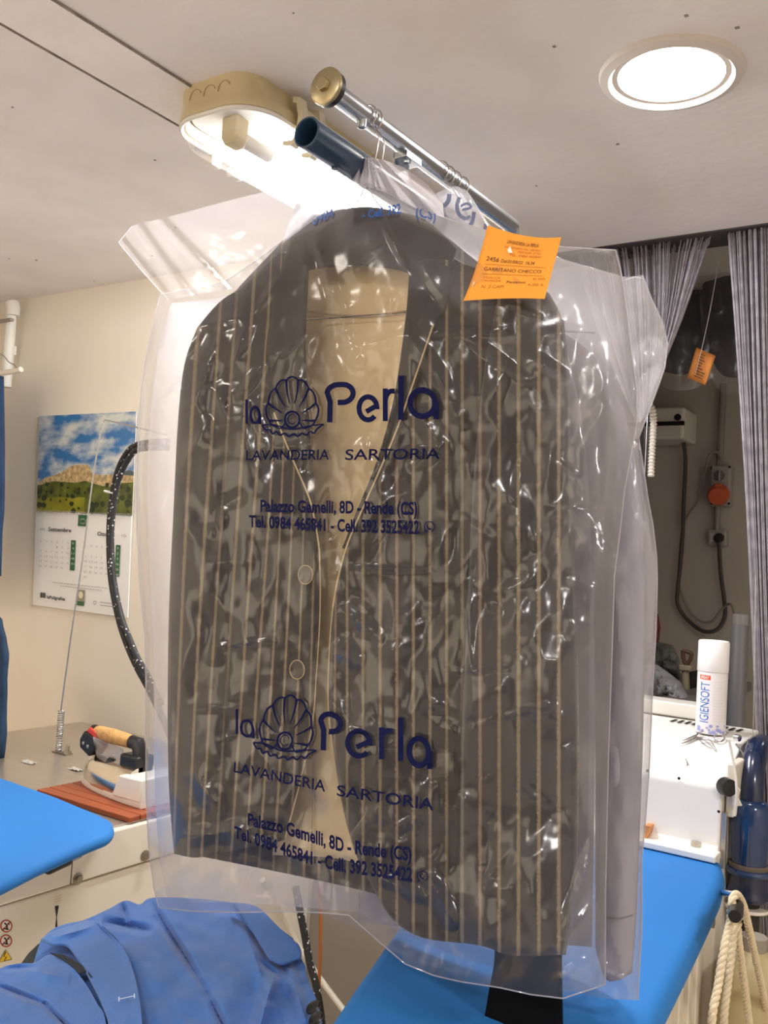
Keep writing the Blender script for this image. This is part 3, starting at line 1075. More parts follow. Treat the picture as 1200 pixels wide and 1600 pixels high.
def bagA_depth(px, py):
    px, py = np.asarray(px, float), np.asarray(py, float)
    l, r = edges_at(py, BL, BR)
    u = np.clip((px - l) / (r - l), 0, 1)
    T = np.array(BT, float)
    top = np.interp(px, T[:, 0], T[:, 1])
    v = np.clip((py - top) / 90.0, 0, 1)
    w = np.sqrt(np.clip(1 - np.abs(2 * u - 1) ** 7, 0, 1)) * np.sqrt(np.clip(1 - (1 - v) ** 2, 0, 1))
    edge_ = np.minimum(w * 1.2, 1)
    f = creases(px, py, CRA) + 0.050 * fbm(px / 95, py / 180, 31, 3) + 0.005 * fbm(px / 40, py / 70, 37, 2)
    rid = 1 - np.abs(2 * (fbm(px / 55 + 0.4 * py / 55, py / 80 - 0.3 * px / 80, 51, 3) + 0.47) - 1)
    f = f + 0.0045 * (rid - 0.6)
    return 1.0 - 0.078 * w - edge_ * f * 0.9


gb = thing('garment_bag', hookp, 'clear printed plastic garment bag over the pinstripe jacket at the front', 'garment bag')
G = coons(BT, BR, BB, BL, 210, 300, False)
Y = bagA_depth(G[..., 0], G[..., 1])
fs = obj('front_sheet', MB().grid(PY(G[..., 0], G[..., 1], Y)), filmA, gb, uvs=np.zeros((G.shape[0] * G.shape[1], 2)))
BBk = [(248, 1418), (300, 1424), (373, 1427), (440, 1424), (490, 1427), (530, 1440), (581, 1463), (600, 1474), (640, 1500), (700, 1518), (780, 1536), (880, 1552), (946, 1538)]
G = coons(BT, BR, BBk, BL, 90, 120, False)
l, r = edges_at(G[..., 1], BL, BR)
u = np.clip((G[..., 0] - l) / (r - l), 0, 1)
v = np.linspace(0, 1, 120)[:, None]
w = np.sqrt(np.clip(1 - np.abs(2 * u - 1) ** 5, 0, 1)) * np.clip(v * 6, 0, 1)
obj('back_sheet', MB().grid(PY(G[..., 0], G[..., 1], 1.0 + 0.085 * w + 0.012 * w * fbm(G[..., 0] / 60, G[..., 1] / 90, 61))), filmA, gb, uvs=np.zeros((90 * 120, 2)))
filmN = film('gathered_polythene', 0.85, rough=0.2, bump=0.3, bscale=30, gloss=1.2)
G = coons([(470, 296), (512, 268), (550, 252), (575, 246), (600, 250), (632, 262), (668, 288), (692, 318)], [(692, 318), (694, 340)],
          [(440, 382), (482, 350), (545, 306), (573, 292), (602, 300), (650, 326), (694, 340)], [(470, 296), (455, 340), (440, 382)], 120, 30, False)
fan_ = 0.006 * np.sin(np.arctan2(G[..., 0] - 573, G[..., 1] - 225) * 26) + 0.01 * fbm(G[..., 0] / 30, G[..., 1] / 30, 17)
obj('gathered_neck', MB().grid(PY(G[..., 0], G[..., 1], 0.985 + fan_)), filmN, gb, uvs=np.zeros((3600, 2)))
# heat-sealed rims and the open hem
rimf = film('polythene_seam', 0.5, rough=0.12, bump=0.1)
for pts, nm in ((BL, 'side_seam'), (BR, 'side_seam'), (BT, 'top_seam')):
    p = smooth_poly(pts, 160, False)
    obj(nm, MB().tube(PY(p[:, 0], p[:, 1], 1.0), 0.0009, 5), rimf, gb)
p = smooth_poly(BB, 200, False)
obj('hem', MB().tube(PY(p[:, 0], p[:, 1], bagA_depth(p[:, 0], p[:, 1]) - 0.0004), 0.0008, 5), rimf, gb)

# ------------------------------------------------------------------ print on the bag
printm = mat('navy_print', (22, 26, 66), 0.8, spec=0.05)


def onbag(X, Y):
    return PY(X, Y, bagA_depth(X, Y) - 0.0038)


def emblem(mb, cx, cy, w, h, tilt=0.0, place=onbag):
    """scallop shell holding a pearl above a wave, centred at cx, cy"""
    c_, s_ = math.cos(tilt), math.sin(tilt)

    def put(v, f):
        v, f = refine(v, f, 5)
        x, y = v[:, 0] * w / 2, v[:, 1] * h / 2
        mb.add(place(cx + x * c_ - y * s_, cy + x * s_ + y * c_), f)
    base = np.array([-0.02, 0.62])
    # scalloped outline: lobes along a fan
    out = []
    A = np.linspace(-208, 28, 10)
    R = lambda a: (0.80 + 0.06 * math.cos(math.radians(a + 90)), 1.42 + 0.10 * math.cos(math.radians(a + 90)))

    def fan(a, k=1.0):
        q = math.radians(a)
        s = 1 - 0.33 * max(0, (abs(a + 90) - 75) / 43.0)
        return (base[0] + k * 0.84 * s * math.cos(q), base[1] - 0.18 + k * 1.38 * s * math.sin(q) * (1.0 if math.sin(q) < 0 else 0.55))
    for i in range(len(A) - 1):
        for t in np.linspace(0, 1, 8)[:-1]:
            a = A[i] + (A[i + 1] - A[i]) * t
            out.append(fan(a, 1 + 0.055 * math.sin(PI * t)))
    out.append(fan(A[-1]))
    put(*stroke2d(out, 0.06))
    for i in range(1, len(A) - 1):
        p0, p1 = np.array(fan(A[i], 1.0)), np.array(fan(A[i], 0.42))
        mid = (p0 + p1) / 2 + np.array([0.03 * math.copysign(1, A[i] + 90), 0])
        put(*stroke2d(smooth_poly([p0, mid, p1], 8), np.linspace(0.085, 0.03, 8)))
    for e in (out[0], out[-1]):
        put(*stroke2d(smooth_poly([e, (e[0] * 0.75, e[1] + 0.04), (e[0] * 0.45, 0.52)], 8), 0.05))
    put(*stroke2d(arc2d(-0.02, 0.42, 0.235, 0.27, 0, 360, 36)[:-1], 0.07, closed=True))
    put(*stroke2d(arc2d(-0.02, 0.40, 0.135, 0.165, 20, 330, 28), 0.03))
    top = smooth_poly([(-1.0, 0.60), (-0.6, 0.60), (-0.28, 0.70), (0.0, 0.74), (0.3, 0.70), (0.6, 0.62), (1.0, 0.58)], 30)
    put(*stroke2d(top, 0.05))
    wv = [(-1.0, 0.60), (-0.86, 0.78), (-0.74, 0.76), (-0.66, 0.90), (-0.52, 0.82), (-0.42, 0.95), (-0.26, 0.88), (-0.14, 0.99), (0.02, 0.9), (0.16, 0.99), (0.3, 0.88), (0.44, 0.95),
          (0.56, 0.82), (0.68, 0.88), (0.78, 0.74), (1.0, 0.58)]
    put(*stroke2d(smooth_poly(wv, 60), 0.06))


def letter(mb, ch, x0, y0, x1, y1, w, skew=0.0, place=onbag):
    """round geometric letters in the box x0..x1, y0 (top)..y1 (base)"""
    W, H = x1 - x0, y1 - y0
    parts = []
    if ch == 'l':
        parts = [[((x0 + x1) / 2, y0), ((x0 + x1) / 2, y1)]]
    elif ch == 'a':
        parts = [arc2d(x0 + W / 2 - w * 0.2, (y0 + y1) / 2, W / 2 - w / 2, H / 2 - w / 2, 0, 360, 40), [(x1 - w / 2, y0 + H * 0.45), (x1 - w / 2, y1)],
                 ]
    elif ch == 'P':
        r = H * 0.29
        parts = [smooth_poly([(x0 + w * 0.6, y1), (x0 + w * 0.7, y0 + r * 1.6)], 8), np.vstack([[(x0 + w * 0.7, y0 + r * 1.7)], arc2d(x0 + W * 0.42, y0 + r, W * 0.42 - w * 0.1, r - w / 2, 170, 90, 8),
                 arc2d(x1 - r * 0.9 - w / 2, y0 + r, r * 0.9, r - w / 2, 90, -90, 16), [(x0 + W * 0.38, y0 + 2 * r - w / 2)]])]
    elif ch == 'e':
        parts = [arc2d((x0 + x1) / 2, (y0 + y1) / 2, W / 2 - w / 2, H / 2 - w / 2, -5, 318, 36), [(x0 + W * 0.42, y0 + H * 0.62), (x1 - w * 0.5, y0 + H * 0.40)]]
    elif ch == 'r':
        parts = [[(x0 + w / 2, y0), (x0 + w / 2, y1)], np.vstack([arc2d(x0 + w / 2 + W * 0.55, y0 + H * 0.42, W * 0.55, H * 0.42 - w / 2, 180, 85, 12), [(x1, y0 + w / 2)]])]
    for p in parts:
        p = np.array(p, float)
        p[:, 1] += skew * (p[:, 0] - x0)
        v, f = stroke2d(p, w)
        v, f = refine(v, f, 5)
        mb.add(place(v[:, 0], v[:, 1]), f)


def printed(name, build):
    g = MB()
    build(g)
    return obj(name, g, printm, fs, smooth=False)


def words1(g, which):
    if which == 'la':
        letter(g, 'l', 383, 624, 387.5, 662, 4.2)
        letter(g, 'a', 390.5, 634, 408.5, 663, 4.2)
        return
    letter(g, 'P', 510, 597, 556, 660, 8.5, -0.02)
    letter(g, 'e', 557, 616, 593, 660, 8)
    letter(g, 'r', 598, 607, 617, 658, 8)
    letter(g, 'l', 622, 587, 631, 656, 8.5)
    letter(g, 'a', 638, 605, 686, 655, 9)


def words2(g, which):
    if which == 'la':
        letter(g, 'l', 368, 1108, 372.5, 1147, 4.2)
        letter(g, 'a', 375.5, 1122, 398, 1151, 4.2, 0.15)
        return
    letter(g, 'P', 500, 1110, 536, 1172, 8.5, 0.1)
    letter(g, 'e', 539, 1137, 582, 1184, 8, 0.06)
    letter(g, 'r', 592, 1136, 613, 1186, 8, 0.1)
    letter(g, 'l', 621.5, 1121, 630.5, 1189, 8.5)
    letter(g, 'a', 637, 1148, 676, 1199, 9, 0.08)


printed('shell_emblem', lambda g: emblem(g, 457.5, 636, 97, 93))
printed('shell_emblem', lambda g: emblem(g, 449, 1137, 99, 100, 0.14))
for w_ in (words1, words2):
    printed('article_lettering', lambda g: w_(g, 'la'))
    printed('name_lettering', lambda g: w_(g, 'Perla'))


LAV = [('LAVANDERIA', [(384, 719, 15), (514, 718, 15.5)]), ('SARTORIA', [(539, 718.5, 16), (687, 717, 16.5)]),
       ('LAVANDERIA', [(365, 1206, 15.5), (437, 1222, 16), (508, 1237, 17)]), ('SARTORIA', [(526, 1243, 16.5), (600, 1255, 17), (677, 1266, 18)])]


def con1(g):
    row('Palazzo Gemelli, 8D - Rende (CS)', [(407, 799, 17.5), (510, 801, 18), (652, 804, 19)], onbag, g, 0.03, 0, 6)
    row('Tel. 0984 465841 - Cell. 392 3525422', [(389, 823, 17.5), (500, 829, 18), (655, 834, 19.5)], onbag, g, 0.03, 0, 6)


def con2(g):
    row('Palazzo Gemelli, 8D - Rende (CS)', [(387, 1289, 18), (440, 1301, 19), (500, 1320, 20), (540, 1332, 20), (643, 1345, 20)], onbag, g, 0.03, 0, 6)
    row('Tel. 0984 465841 - Cell. 392 3525422', [(366, 1308, 17), (420, 1327, 19), (478, 1348, 19), (530, 1361, 20), (644, 1377, 20)], onbag, g, 0.03, 0, 6)


def icon(g, x, y, r=8):
    for v, f in (stroke2d(arc2d(x, y, r, r, 250, -70, 28), 1.6), stroke2d([(x - r * 0.4, y + r * 0.9), (x - r * 0.95, y + r * 1.2), (x - r * 0.85, y + r * 0.5)], 1.5),
                 stroke2d(arc2d(x + r * 0.25, y - r * 0.25, r * 0.72, r * 0.72, 170, 280, 10), 2.6)):
        g.add(onbag(v[:, 0], v[:, 1]), f)


for w_, p_ in LAV:
    printed('trade_lettering', lambda g: row(w_, p_, onbag, g, 0.012, 0.06, 6))
printed('address_lettering', con1)
printed('address_lettering', con2)
printed('call_icon', lambda g: icon(g, 671, 823))
printed('call_icon', lambda g: icon(g, 660, 1369))
# upside strip of the repeated print round the neck
bluep = mat('blue_print', (40, 88, 170), 0.5)
g = MB()
row('0984', [(488, 352, 14), (521, 338, 14)], onbag, g, 0.03, 0, 5)
row('- Cell. 392', [(566, 341, 10), (590, 338, 12), (626, 333, 15)], onbag, g, 0.03, 0, 5)
row('(CS)', [(650, 338, 16), (681, 344, 17)], onbag, g, 0.02, 0, 5)
obj('neck_lettering', g, bluep, fs, smooth=False)

# ------------------------------------------------------------------ second bag with grey coat, behind
YB = 1.17
filmB = film('milky_polythene', 0.29, rough=0.16, bump=0.25, bscale=9, gloss=1.4)
hk2 = PY(712, 290, YB)
hg2 = thing('wire_hanger', hk2, 'steel wire hanger looped on the rail by the blue striped plastic', 'hanger', 'wire hangers on the rail')
nk2 = PY(735, 345, YB)


def hook2(Y):
    p = [(RX + 0.0165 * math.cos(math.radians(a)), Y, RZ + 0.0165 * math.sin(math.radians(a))) for a in np.linspace(190, -60, 18)]
    return smooth_poly(p + [(RX + 0.024, Y, RZ - 0.03), tuple(nk2)], 50)


for Y in (1.195, 1.215, 1.235, 1.26):
    obj('hook', MB().tube(hook2(Y), 0.0013, 7), wire, hg2)
obj('bar', MB().tube([PY(500, 500, YB), PY(930, 520, YB)], 0.0012, 6), wire, hg2)

coat = mat('grey_coat_cloth', (158, 156, 170), 0.9, var=0.04, vscale=30, bump=0.1, bscale=200)
gcp = thing('coat', PY(960, 1530, YB), 'pale grey coat inside the second plastic bag, right behind the jacket', 'coat')
C2 = lambda base, bul, sd: (lambda u, v, x, y: base - bul * np.sqrt(np.clip(1 - np.abs(2 * u - 1) ** 2.2, 0, 1)) + 0.02 * fbm(x / 50, y / 200, sd))
panel('body', [(560, 520), (700, 430), (780, 440), (880, 520)], [(880, 520), (925, 700), (930, 1100), (925, 1480)], [(560, 1440), (740, 1462), (925, 1480)],
      [(560, 520), (560, 900), (560, 1440)], C2(1.205, 0.03, 3), coat, gcp, 40, 70)
panel('sleeve', [(880, 520), (930, 560), (975, 640)], [(975, 640), (1000, 760), (1008, 900), (1006, 1100), (1000, 1300), (994, 1440), (988, 1520)],
      [(930, 1480), (945, 1528), (965, 1532), (988, 1520)], [(880, 520), (915, 700), (928, 1000), (930, 1250), (930, 1480)], C2(1.19, 0.04, 8), coat, gcp, 24, 80)
panel('cuff_seam', [(948, 1432), (968, 1434), (990, 1428)], [(990, 1428), (990, 1431)], [(948, 1435), (968, 1437), (990, 1431)], [(948, 1432), (948, 1435)],
      lambda u, v, x, y: 1.148 + 0 * x, mat('coat_seam', (120, 118, 132), 0.9), gcp, 10, 3, 0.001)

gb2 = thing('garment_bag', hk2, 'milky plastic garment bag behind the front one, bulging out to its right', 'garment bag')
B2R = [(1004, 430), (1014, 457), (1024, 480), (1035, 503), (1043, 536), (1039, 573), (1028, 605), (1016, 637), (998, 684), (1006, 735), (1012, 777), (1020, 819), (1026, 870), (1027, 903), (1025, 990), (1020, 1070),
       (1015, 1195), (1008, 1290), (1003, 1340), (1003, 1450), (1000, 1500), (997, 1563)]
B2T = [(268, 474), (340, 466), (420, 440), (520, 400), (620, 330), (690, 298), (712, 290), (730, 298), (765, 352), (880, 405), (977, 433), (1004, 430)]
B2L = [(268, 474), (248, 540), (234, 640), (229, 760), (233, 900), (240, 1060), (242, 1240), (248, 1340), (262, 1408)]
B2B = [(262, 1408), (400, 1412), (560, 1425), (700, 1490), (860, 1540), (940, 1560), (997, 1563)]
CRB = [(985, 470, 1030, 520, 0.012, 14), (1000, 520, 1040, 530, 0.012, 12), (1012, 480, 1018, 560, 0.016, 12), (990, 600, 1035, 560, 0.014, 16), (1000, 690, 1040, 560, 0.014, 12), (975, 560, 1030, 500, 0.01, 12),
       (990, 1000, 1010, 1400, 0.010, 16), (960, 900, 985, 1200, 0.010, 14), (900, 1540, 990, 1500, 0.012, 14), (940, 1510, 990, 1545, 0.012, 10), (950, 1440, 985, 1560, 0.01, 10)]
G = coons(B2T, B2R, B2B, B2L, 130, 200, False)
u = np.linspace(0, 1, 130)[None, :] + np.zeros((200, 1))
v = np.linspace(0, 1, 200)[:, None] + np.zeros((1, 130))
w = np.sqrt(np.clip(1 - np.abs(2 * u - 1) ** 5, 0, 1)) * np.clip(v * 8, 0, 1) ** 0.5
fl = creases(G[..., 0], G[..., 1], CRB) + 0.05 * fbm(G[..., 0] / 60, G[..., 1] / 200, 71, 3) + 0.008 * fbm(G[..., 0] / 18, G[..., 1] / 40, 73, 2)
fs2 = obj('front_sheet', MB().grid(PY(G[..., 0], G[..., 1], YB - 0.05 * w - fl * (0.3 + w) * np.minimum(v * 30, 1))), filmB, gb2, uvs=np.zeros((26000, 2)))
obj('back_sheet', MB().grid(PY(G[..., 0], G[..., 1], YB + 0.07 * w)), filmB, gb2, uvs=np.zeros((26000, 2)))
p = smooth_poly(B2R, 160, False)
obj('side_seam', MB().tube(PY(p[:, 0], p[:, 1], YB), 0.001, 5), rimf, gb2)
p = smooth_poly([(977, 437), (992, 433), (1003, 435)], 12)
obj('top_seam', MB().tube(PY(p[:, 0], p[:, 1], YB - 0.006), 0.001, 5), rimf, gb2)
# corner of the bag sticking out at the left, towards the lamp
FT = [(185, 379), (206, 354), (222, 347), (238, 345), (252, 342), (340, 318), (415, 299), (520, 268), (600, 250)]
FB = [(262, 468), (300, 462), (420, 440), (520, 380), (600, 340)]
G = coons(FT, [(600, 250), (600, 340)], FB, [(185, 379), (222, 424), (262, 468)], 120, 40, False)
x_, y_ = G[..., 0], G[..., 1]
s_ = (x_ - 185) + (468 - y_) * -0.75 + 60      # runs across the folds
fold = 0.018 * np.exp(-((x_ - 215 - (y_ - 350) * 0.72) / 7.0) ** 2) + 0.020 * np.exp(-((x_ - 258 - (y_ - 350) * 0.95) / 8.0) ** 2)
fold += 0.012 * np.exp(-((x_ - 195 - (y_ - 380) * 0.8) / 6.0) ** 2) + 0.010 * fbm(x_ / 60, y_ / 60, 91)
filmC = film('corner_polythene', 0.13, rough=0.16, bump=0.1, bscale=8, gloss=1.3)
co = obj('corner_flap', MB().grid(PY(x_, y_, 1.19 - fold)), filmC, gb2, uvs=np.zeros((4800, 2)))
p = smooth_poly([(262, 468), (222, 424), (185, 379), (206, 354)], 40, False)
obj('flap_edge', MB().tube(PY(p[:, 0], p[:, 1], 1.188), 0.0009, 5), rimf, co)


def onB(X, Y): return PY(X, Y, np.interp(X, [690, 770], [1.165, 1.16]))


# blue lettering of the gathered plastic at the neck
NT = [(690, 312), (702, 300), (722, 306), (742, 325), (766, 352)]
G = coons(NT, [(766, 352), (764, 385)], [(688, 318), (700, 335), (720, 350), (742, 368), (764, 385)], [(690, 312), (688, 318)], 30, 12, False)
nkp = obj('gathered_neck', MB().grid(PY(G[..., 0], G[..., 1], 1.17 + 0.006 * np.sin(G[..., 0] / 5))), filmB, gb2, uvs=np.zeros((360, 2)))
g = MB()
for pts, w in (([(702, 303), (701, 312), (697, 319), (692, 322)], 7), ([(718, 308), (714, 322), (718, 336), (728, 342)], 6), ([(720, 322), (730, 318), (736, 324), (722, 328)], 4),
               ([(741, 331), (738, 346), (733, 354)], 6), ([(759, 350), (757, 360)], 5), ([(728, 342), (735, 338)], 5)):
    v, f = stroke2d(smooth_poly(pts, 14), w)
    g.add(onB(v[:, 0], v[:, 1]), f)
obj('large_lettering', g, bluep, nkp, smooth=False)

# ------------------------------------------------------------------ orange laundry ticket on the front bag
TQ = dict(top=[(762, 352), (800, 364), (840, 371), (877, 371)], right=[(877, 371), (868, 405), (858, 440), (851, 467)], bottom=[(724, 470), (770, 467), (812, 466), (851, 467)],
          left=[(762, 352), (752, 390), (739, 432), (724, 470)])
TG = coons(TQ['top'], TQ['right'], TQ['bottom'], TQ['left'], 24, 24)


def tick_depth(b): return 0.925 - 0.02 * np.asarray(b) ** 2 + 0.006 * np.sin(np.asarray(b) * 3)


u = np.linspace(0, 1, 24)[None, :] + np.zeros((24, 1))
v = np.linspace(0, 1, 24)[:, None] + np.zeros((1, 24))
orange = mat('orange_ticket_paper', (250, 166, 58), 0.7, var=0.03, vscale=20)
tk = thing('laundry_ticket', PY(800, 360, 0.925), 'curled orange laundry ticket stapled to the front garment bag', 'ticket')
obj('paper', MB().grid(PY(TG[..., 0], TG[..., 1], tick_depth(v))), orange, tk, solid=0.0003, uvs=np.zeros((576, 2)))


def ontick(X, Y):
    X = np.clip(np.asarray(X, float), 0, 1) * 23
    Y = np.clip(np.asarray(Y, float), 0, 1) * 23
    i, j = np.minimum(X.astype(int), 22), np.minimum(Y.astype(int), 22)
    fx, fy = (X - i)[:, None], (Y - j)[:, None]
    q = TG[j, i] * (1 - fx) * (1 - fy) + TG[j, i + 1] * fx * (1 - fy) + TG[j + 1, i] * (1 - fx) * fy + TG[j + 1, i + 1] * fx * fy
    return PY(q[:, 0], q[:, 1], tick_depth(Y / 23) - 0.0007)


tink, tpale = mat('ticket_ink', (92, 60, 34), 0.7), mat('ticket_faded_ink', (190, 116, 44), 0.7)
g, gp = MB(), MB()
T_ = lambda s, x0, x1, y, h, m_=g, b=0.0: row(s, [(x0, y, h), ((x0 + x1) / 2, y, h), (x1, y, h)], ontick, m_, b, 0, 0.06)
T_('LAVANDERIA LA PERLA', 0.31, 0.73, 0.16, 0.055)
T_('VIA KENNEDY PAL. GEMELLI', 0.28, 0.78, 0.225, 0.03, gp)
T_('RENDE (CS)', 0.48, 0.78, 0.275, 0.03, gp)
T_('TEL. 0984 465841', 0.38, 0.80, 0.335, 0.035, gp)
T_('2456', 0.10, 0.27, 0.445, 0.06)
T_('Del:01/09/22  16:34', 0.30, 0.74, 0.445, 0.05)
T_('GARRITANO CHECCO', 0.11, 0.86, 0.58, 0.05)
T_('1 GIACCA', 0.14, 0.36, 0.69, 0.03, gp)
T_('1 PANTALONE', 0.14, 0.38, 0.735, 0.03, gp)
T_('6,00', 0.78, 0.94, 0.69, 0.03, gp)
T_('6,00 E', 0.74, 0.94, 0.79, 0.035, gp)
T_('N. 2 CAPI', 0.16, 0.44, 0.83, 0.045, gp)
T_('Pantaloni', 0.46, 0.70, 0.755, 0.04)
for y in (0.49, 0.625):
    gp.add(ontick(np.array([0.1, 0.9, 0.9, 0.1]), np.array([y, y, y + 0.006, y + 0.006])), [(0, 1, 2, 3)])
obj('print', g, tink, tk, smooth=False)
obj('faded_print', gp, tpale, tk, smooth=False)
q = np.array([(0.345, 0.26), (0.37, 0.20), (0.40, 0.25), (0.42, 0.29), (0.375, 0.30)])
P = ontick(q[:, 0], q[:, 1])
m_ = MB().add(np.vstack([P, P - np.array([0, 0.0015, 0])]), [(4, 3, 2, 1, 0), (5, 6, 7, 8, 9)] + [(i, (i + 1) % 5, 5 + (i + 1) % 5, 5 + i) for i in range(5)])
obj('staple_glint', m_, mat('glint_white', (246, 240, 232), 0.5), tk, smooth=False)  # glint of the staple, painted as a small white patch

# ================================================================== left ironing table
XL = -1.5
lt = thing('ironing_table', (XL - 0.3, 1.2, 0), 'cream ironing table with blue padded top at the left by the wall', 'ironing table')
ZT = 0.92
g = MB().box((-2.45, 0.75, 0.02), (XL, 1.985, 0.83 - 0.002))
obj('lower_body', g, creamp, lt, smooth=False, bevel=0.004)
g = MB().box((-2.45, 0.75, 0.83 + 0.002), (XL + 0.004, 1.985, ZT - 0.004))
obj('upper_panel', g, creamp, lt, smooth=False, bevel=0.004)
obj('steel_top', MB().box((-2.46, 1.30, ZT - 0.004), (XL - 0.01, 1.985, ZT)), steel, lt, smooth=False, bevel=0.001)
# panel seam and bolts
sv = PX(112, 1357, XL + 0.004)
obj('panel_joint', MB().box((XL + 0.003, sv[1] - 0.001, 0.833), (XL + 0.0048, sv[1] + 0.001, ZT - 0.006)), mat('panel_gap', (96, 88, 78), 0.9), lt, smooth=False)  # narrow darker strip marking the joint in the panel
boltm = mat('zinc_bolt', (170, 164, 152), 0.35, metal=1)
for px, py in ((121, 1373), (226, 1337)):
    c = PX(px, py, XL + 0.004)
    o = obj('bolt', MB().lathe([(0.0115, 0), (0.0115, 0.002), (0.0, 0.002)], c, 24, (1, 0, 0)), boltm, lt)
    obj('bolt_head', MB().prism([c + np.array([0.002, 0.0075 * math.cos(a), 0.0075 * math.sin(a)]) for a in np.radians(np.arange(0, 360, 60))], (0.006, 0, 0)), boltm, o, smooth=False)
# blue padded board
blue = mat('blue_board_cover', (32, 117, 194), 0.75, var=0.04, vscale=6, bump=0.08, bscale=180, sheen=0.0)


def pad(name, outline, z0, z1, m, parent, rnd=0.02, sag=None):
    """padded board: outline (x,y) list, rounded rim"""
    o = smooth_poly(list(outline) + [outline[0]], 160, False)[:-1]
    c = o.mean(0)
    rings = []
    T = np.roll(o, -1, 0) - np.roll(o, 1, 0)
    T /= np.linalg.norm(T, axis=1)[:, None]
    nrm = np.stack([T[:, 1], -T[:, 0]], 1)
    if ((nrm * (o - c)).sum(1)).mean() < 0:
        nrm = -nrm
    for a in np.linspace(-90, 90, 9):
        q = math.radians(a)
        r = rnd * (math.cos(q) - 1)
        z = (z0 + z1) / 2 + (z1 - z0) / 2 * math.sin(q)
        rr_ = o + nrm * r
        zz = np.full(len(o), z)
        if sag is not None:
            zz = zz + sag(rr_)
        rings.append([(p[0], p[1], zk) for p, zk in zip(rr_, zz)])
    return obj(name, loft(rings), m, parent, angle=70)


ZB = 0.95
pts = [PZ(-60, 1180, ZB), PZ(0, 1213, ZB), PZ(90, 1244, ZB), PZ(158, 1272, ZB), PZ(176, 1281, ZB), PZ(180, 1293, ZB), PZ(174, 1303, ZB), PZ(150, 1312, ZB), PZ(120, 1325, ZB), PZ(60, 1352, ZB), PZ(0, 1382, ZB), PZ(-60, 1412, ZB), PZ(-140, 1455, ZB)]
ol = [(p[0], p[1]) for p in pts] + [(-1.32, 0.72), (-2.3, 0.72), (-2.3, 1.36)]
o = pad('padded_top', ol, 0.925, ZB + 0.001, blue, lt, 0.015)
o['label'] = 'bright blue padded cloth top'
# lever handle with black grip
a_, b_ = PX(130, 1331, -1.43), PX(104, 1345, -1.40)
p = [PX(118, 1326, -1.47), PX(127, 1325, -1.45), PX(131, 1330, -1.43), PX(124, 1338, -1.41), PX(104, 1345, -1.40)]
lv = obj('lever', MB().tube(smooth_poly(p, 24), 0.0045, 10), chrome, lt)
g0, g1 = PX(108, 1344, -1.40), PX(74, 1357, -1.385)
d = (g1 - g0)
obj('grip', MB().lathe([(0.008, 0.0), (0.0095, 0.004), (0.0105, np.linalg.norm(d) * 0.6), (0.0115, np.linalg.norm(d) * 0.95), (0.010, np.linalg.norm(d))], g0, 20, d), black, lv)
# wooden slats of the iron rest
wood = mat('red_brown_slats', (150, 74, 40), 0.45, var=0.15, vscale=8, stretch=(1, 14, 14))
g = thing('iron_rest', (-1.68, 1.43, ZT), 'red-brown slatted wooden iron rest between the blue top and the steel plate', 'iron rest')
for k in range(5):
    y0 = 1.355 + k * 0.032
    obj('slat', MB().box((-1.815, y0, ZT + 0.0005), (XL - 0.004, y0 + 0.029, ZT + 0.012)), wood, g, smooth=False, bevel=0.002)
# stickers
red, yel, wht = mat('sign_red', (176, 48, 40), 0.5), mat('sign_yellow', (238, 196, 40), 0.5), mat('sign_white', (234, 228, 218), 0.5)
st = MB()


def onside(X, Y): return PX(X, Y, XL + 0.0012)


def nosign(cx, cy, r, sq=0.78, parent=lt):
    g = MB()
    o1 = arc2d(cx, cy, r, r * 1.05, 0, 360, 33)[:-1]
    s0 = obj('warning_sign', MB().add(PX(o1[:, 0], o1[:, 1], XL + 0.001), [tuple(range(32))]), wht, parent, smooth=False)
    v, f = stroke2d(arc2d(cx, cy, r - 1, r * 1.05 - 1, 0, 360, 33)[:-1], 2.0, closed=True)
    g.add(onside(v[:, 0], v[:, 1]), f)
    v, f = stroke2d([(cx - r * 0.7, cy + r * 0.75), (cx + r * 0.7, cy - r * 0.75)], 1.8)
    g.add(onside(v[:, 0], v[:, 1]), f)
    obj('red_ring', g, red, s0, smooth=False)
    g = MB()
    for pts, w in (([(cx - 3, cy - 5), (cx + 1, cy - 1), (cx + 1, cy + 6)], 2.5), ([(cx - 5, cy + 4), (cx + 4, cy + 5)], 1.8), ([(cx + 2, cy - 5), (cx + 5, cy - 2)], 1.6)):
        v, f = stroke2d(pts, w)
        g.add(PX(v[:, 0], v[:, 1], XL + 0.0016), f)
    obj('pictogram', g, black, s0, smooth=False)


nosign(10, 1447, 9.5)
nosign(9.5, 1470, 9.5)
q = np.array([(9, 1484), (18.5, 1499), (-2, 1504)])
s0 = obj('warning_triangle', MB().add(PX(q[:, 0], q[:, 1], XL + 0.001), [(0, 1, 2)]), yel, lt, smooth=False)
g = MB()
for pts in ([(9, 1487), (6, 1495), (10, 1495), (7, 1501)],):
    v, f = stroke2d(pts, 1.5)
    g.add(onside(v[:, 0], v[:, 1]), f)
v, f = stroke2d([(9, 1484), (18.5, 1499), (-2, 1504)], 1.2, closed=True)
g.add(onside(v[:, 0], v[:, 1]), f)
obj('pictogram', g, black, s0, smooth=False)
q = np.array([(86, 1416), (92, 1415), (89, 1433), (90, 1450), (86.5, 1450), (88, 1433)])
o = obj('slot_mark', MB().add(PX(q[:, 0], q[:, 1], XL + 0.001), [(0, 1, 2, 5), (5, 2, 3, 4)]), black, lt, smooth=False)
g = MB()
for yy in (1402, 1406, 1410):
    for k in range(5):
        v, f = stroke2d([(84 + k * 2.6, yy - k * 0.6), (85.8 + k * 2.6, yy - k * 0.6 - 1)], 0.9)
        g.add(onside(v[:, 0], v[:, 1]), f)
obj('small_print', g, mat('pale_print', (206, 176, 160), 0.6), lt, smooth=False)
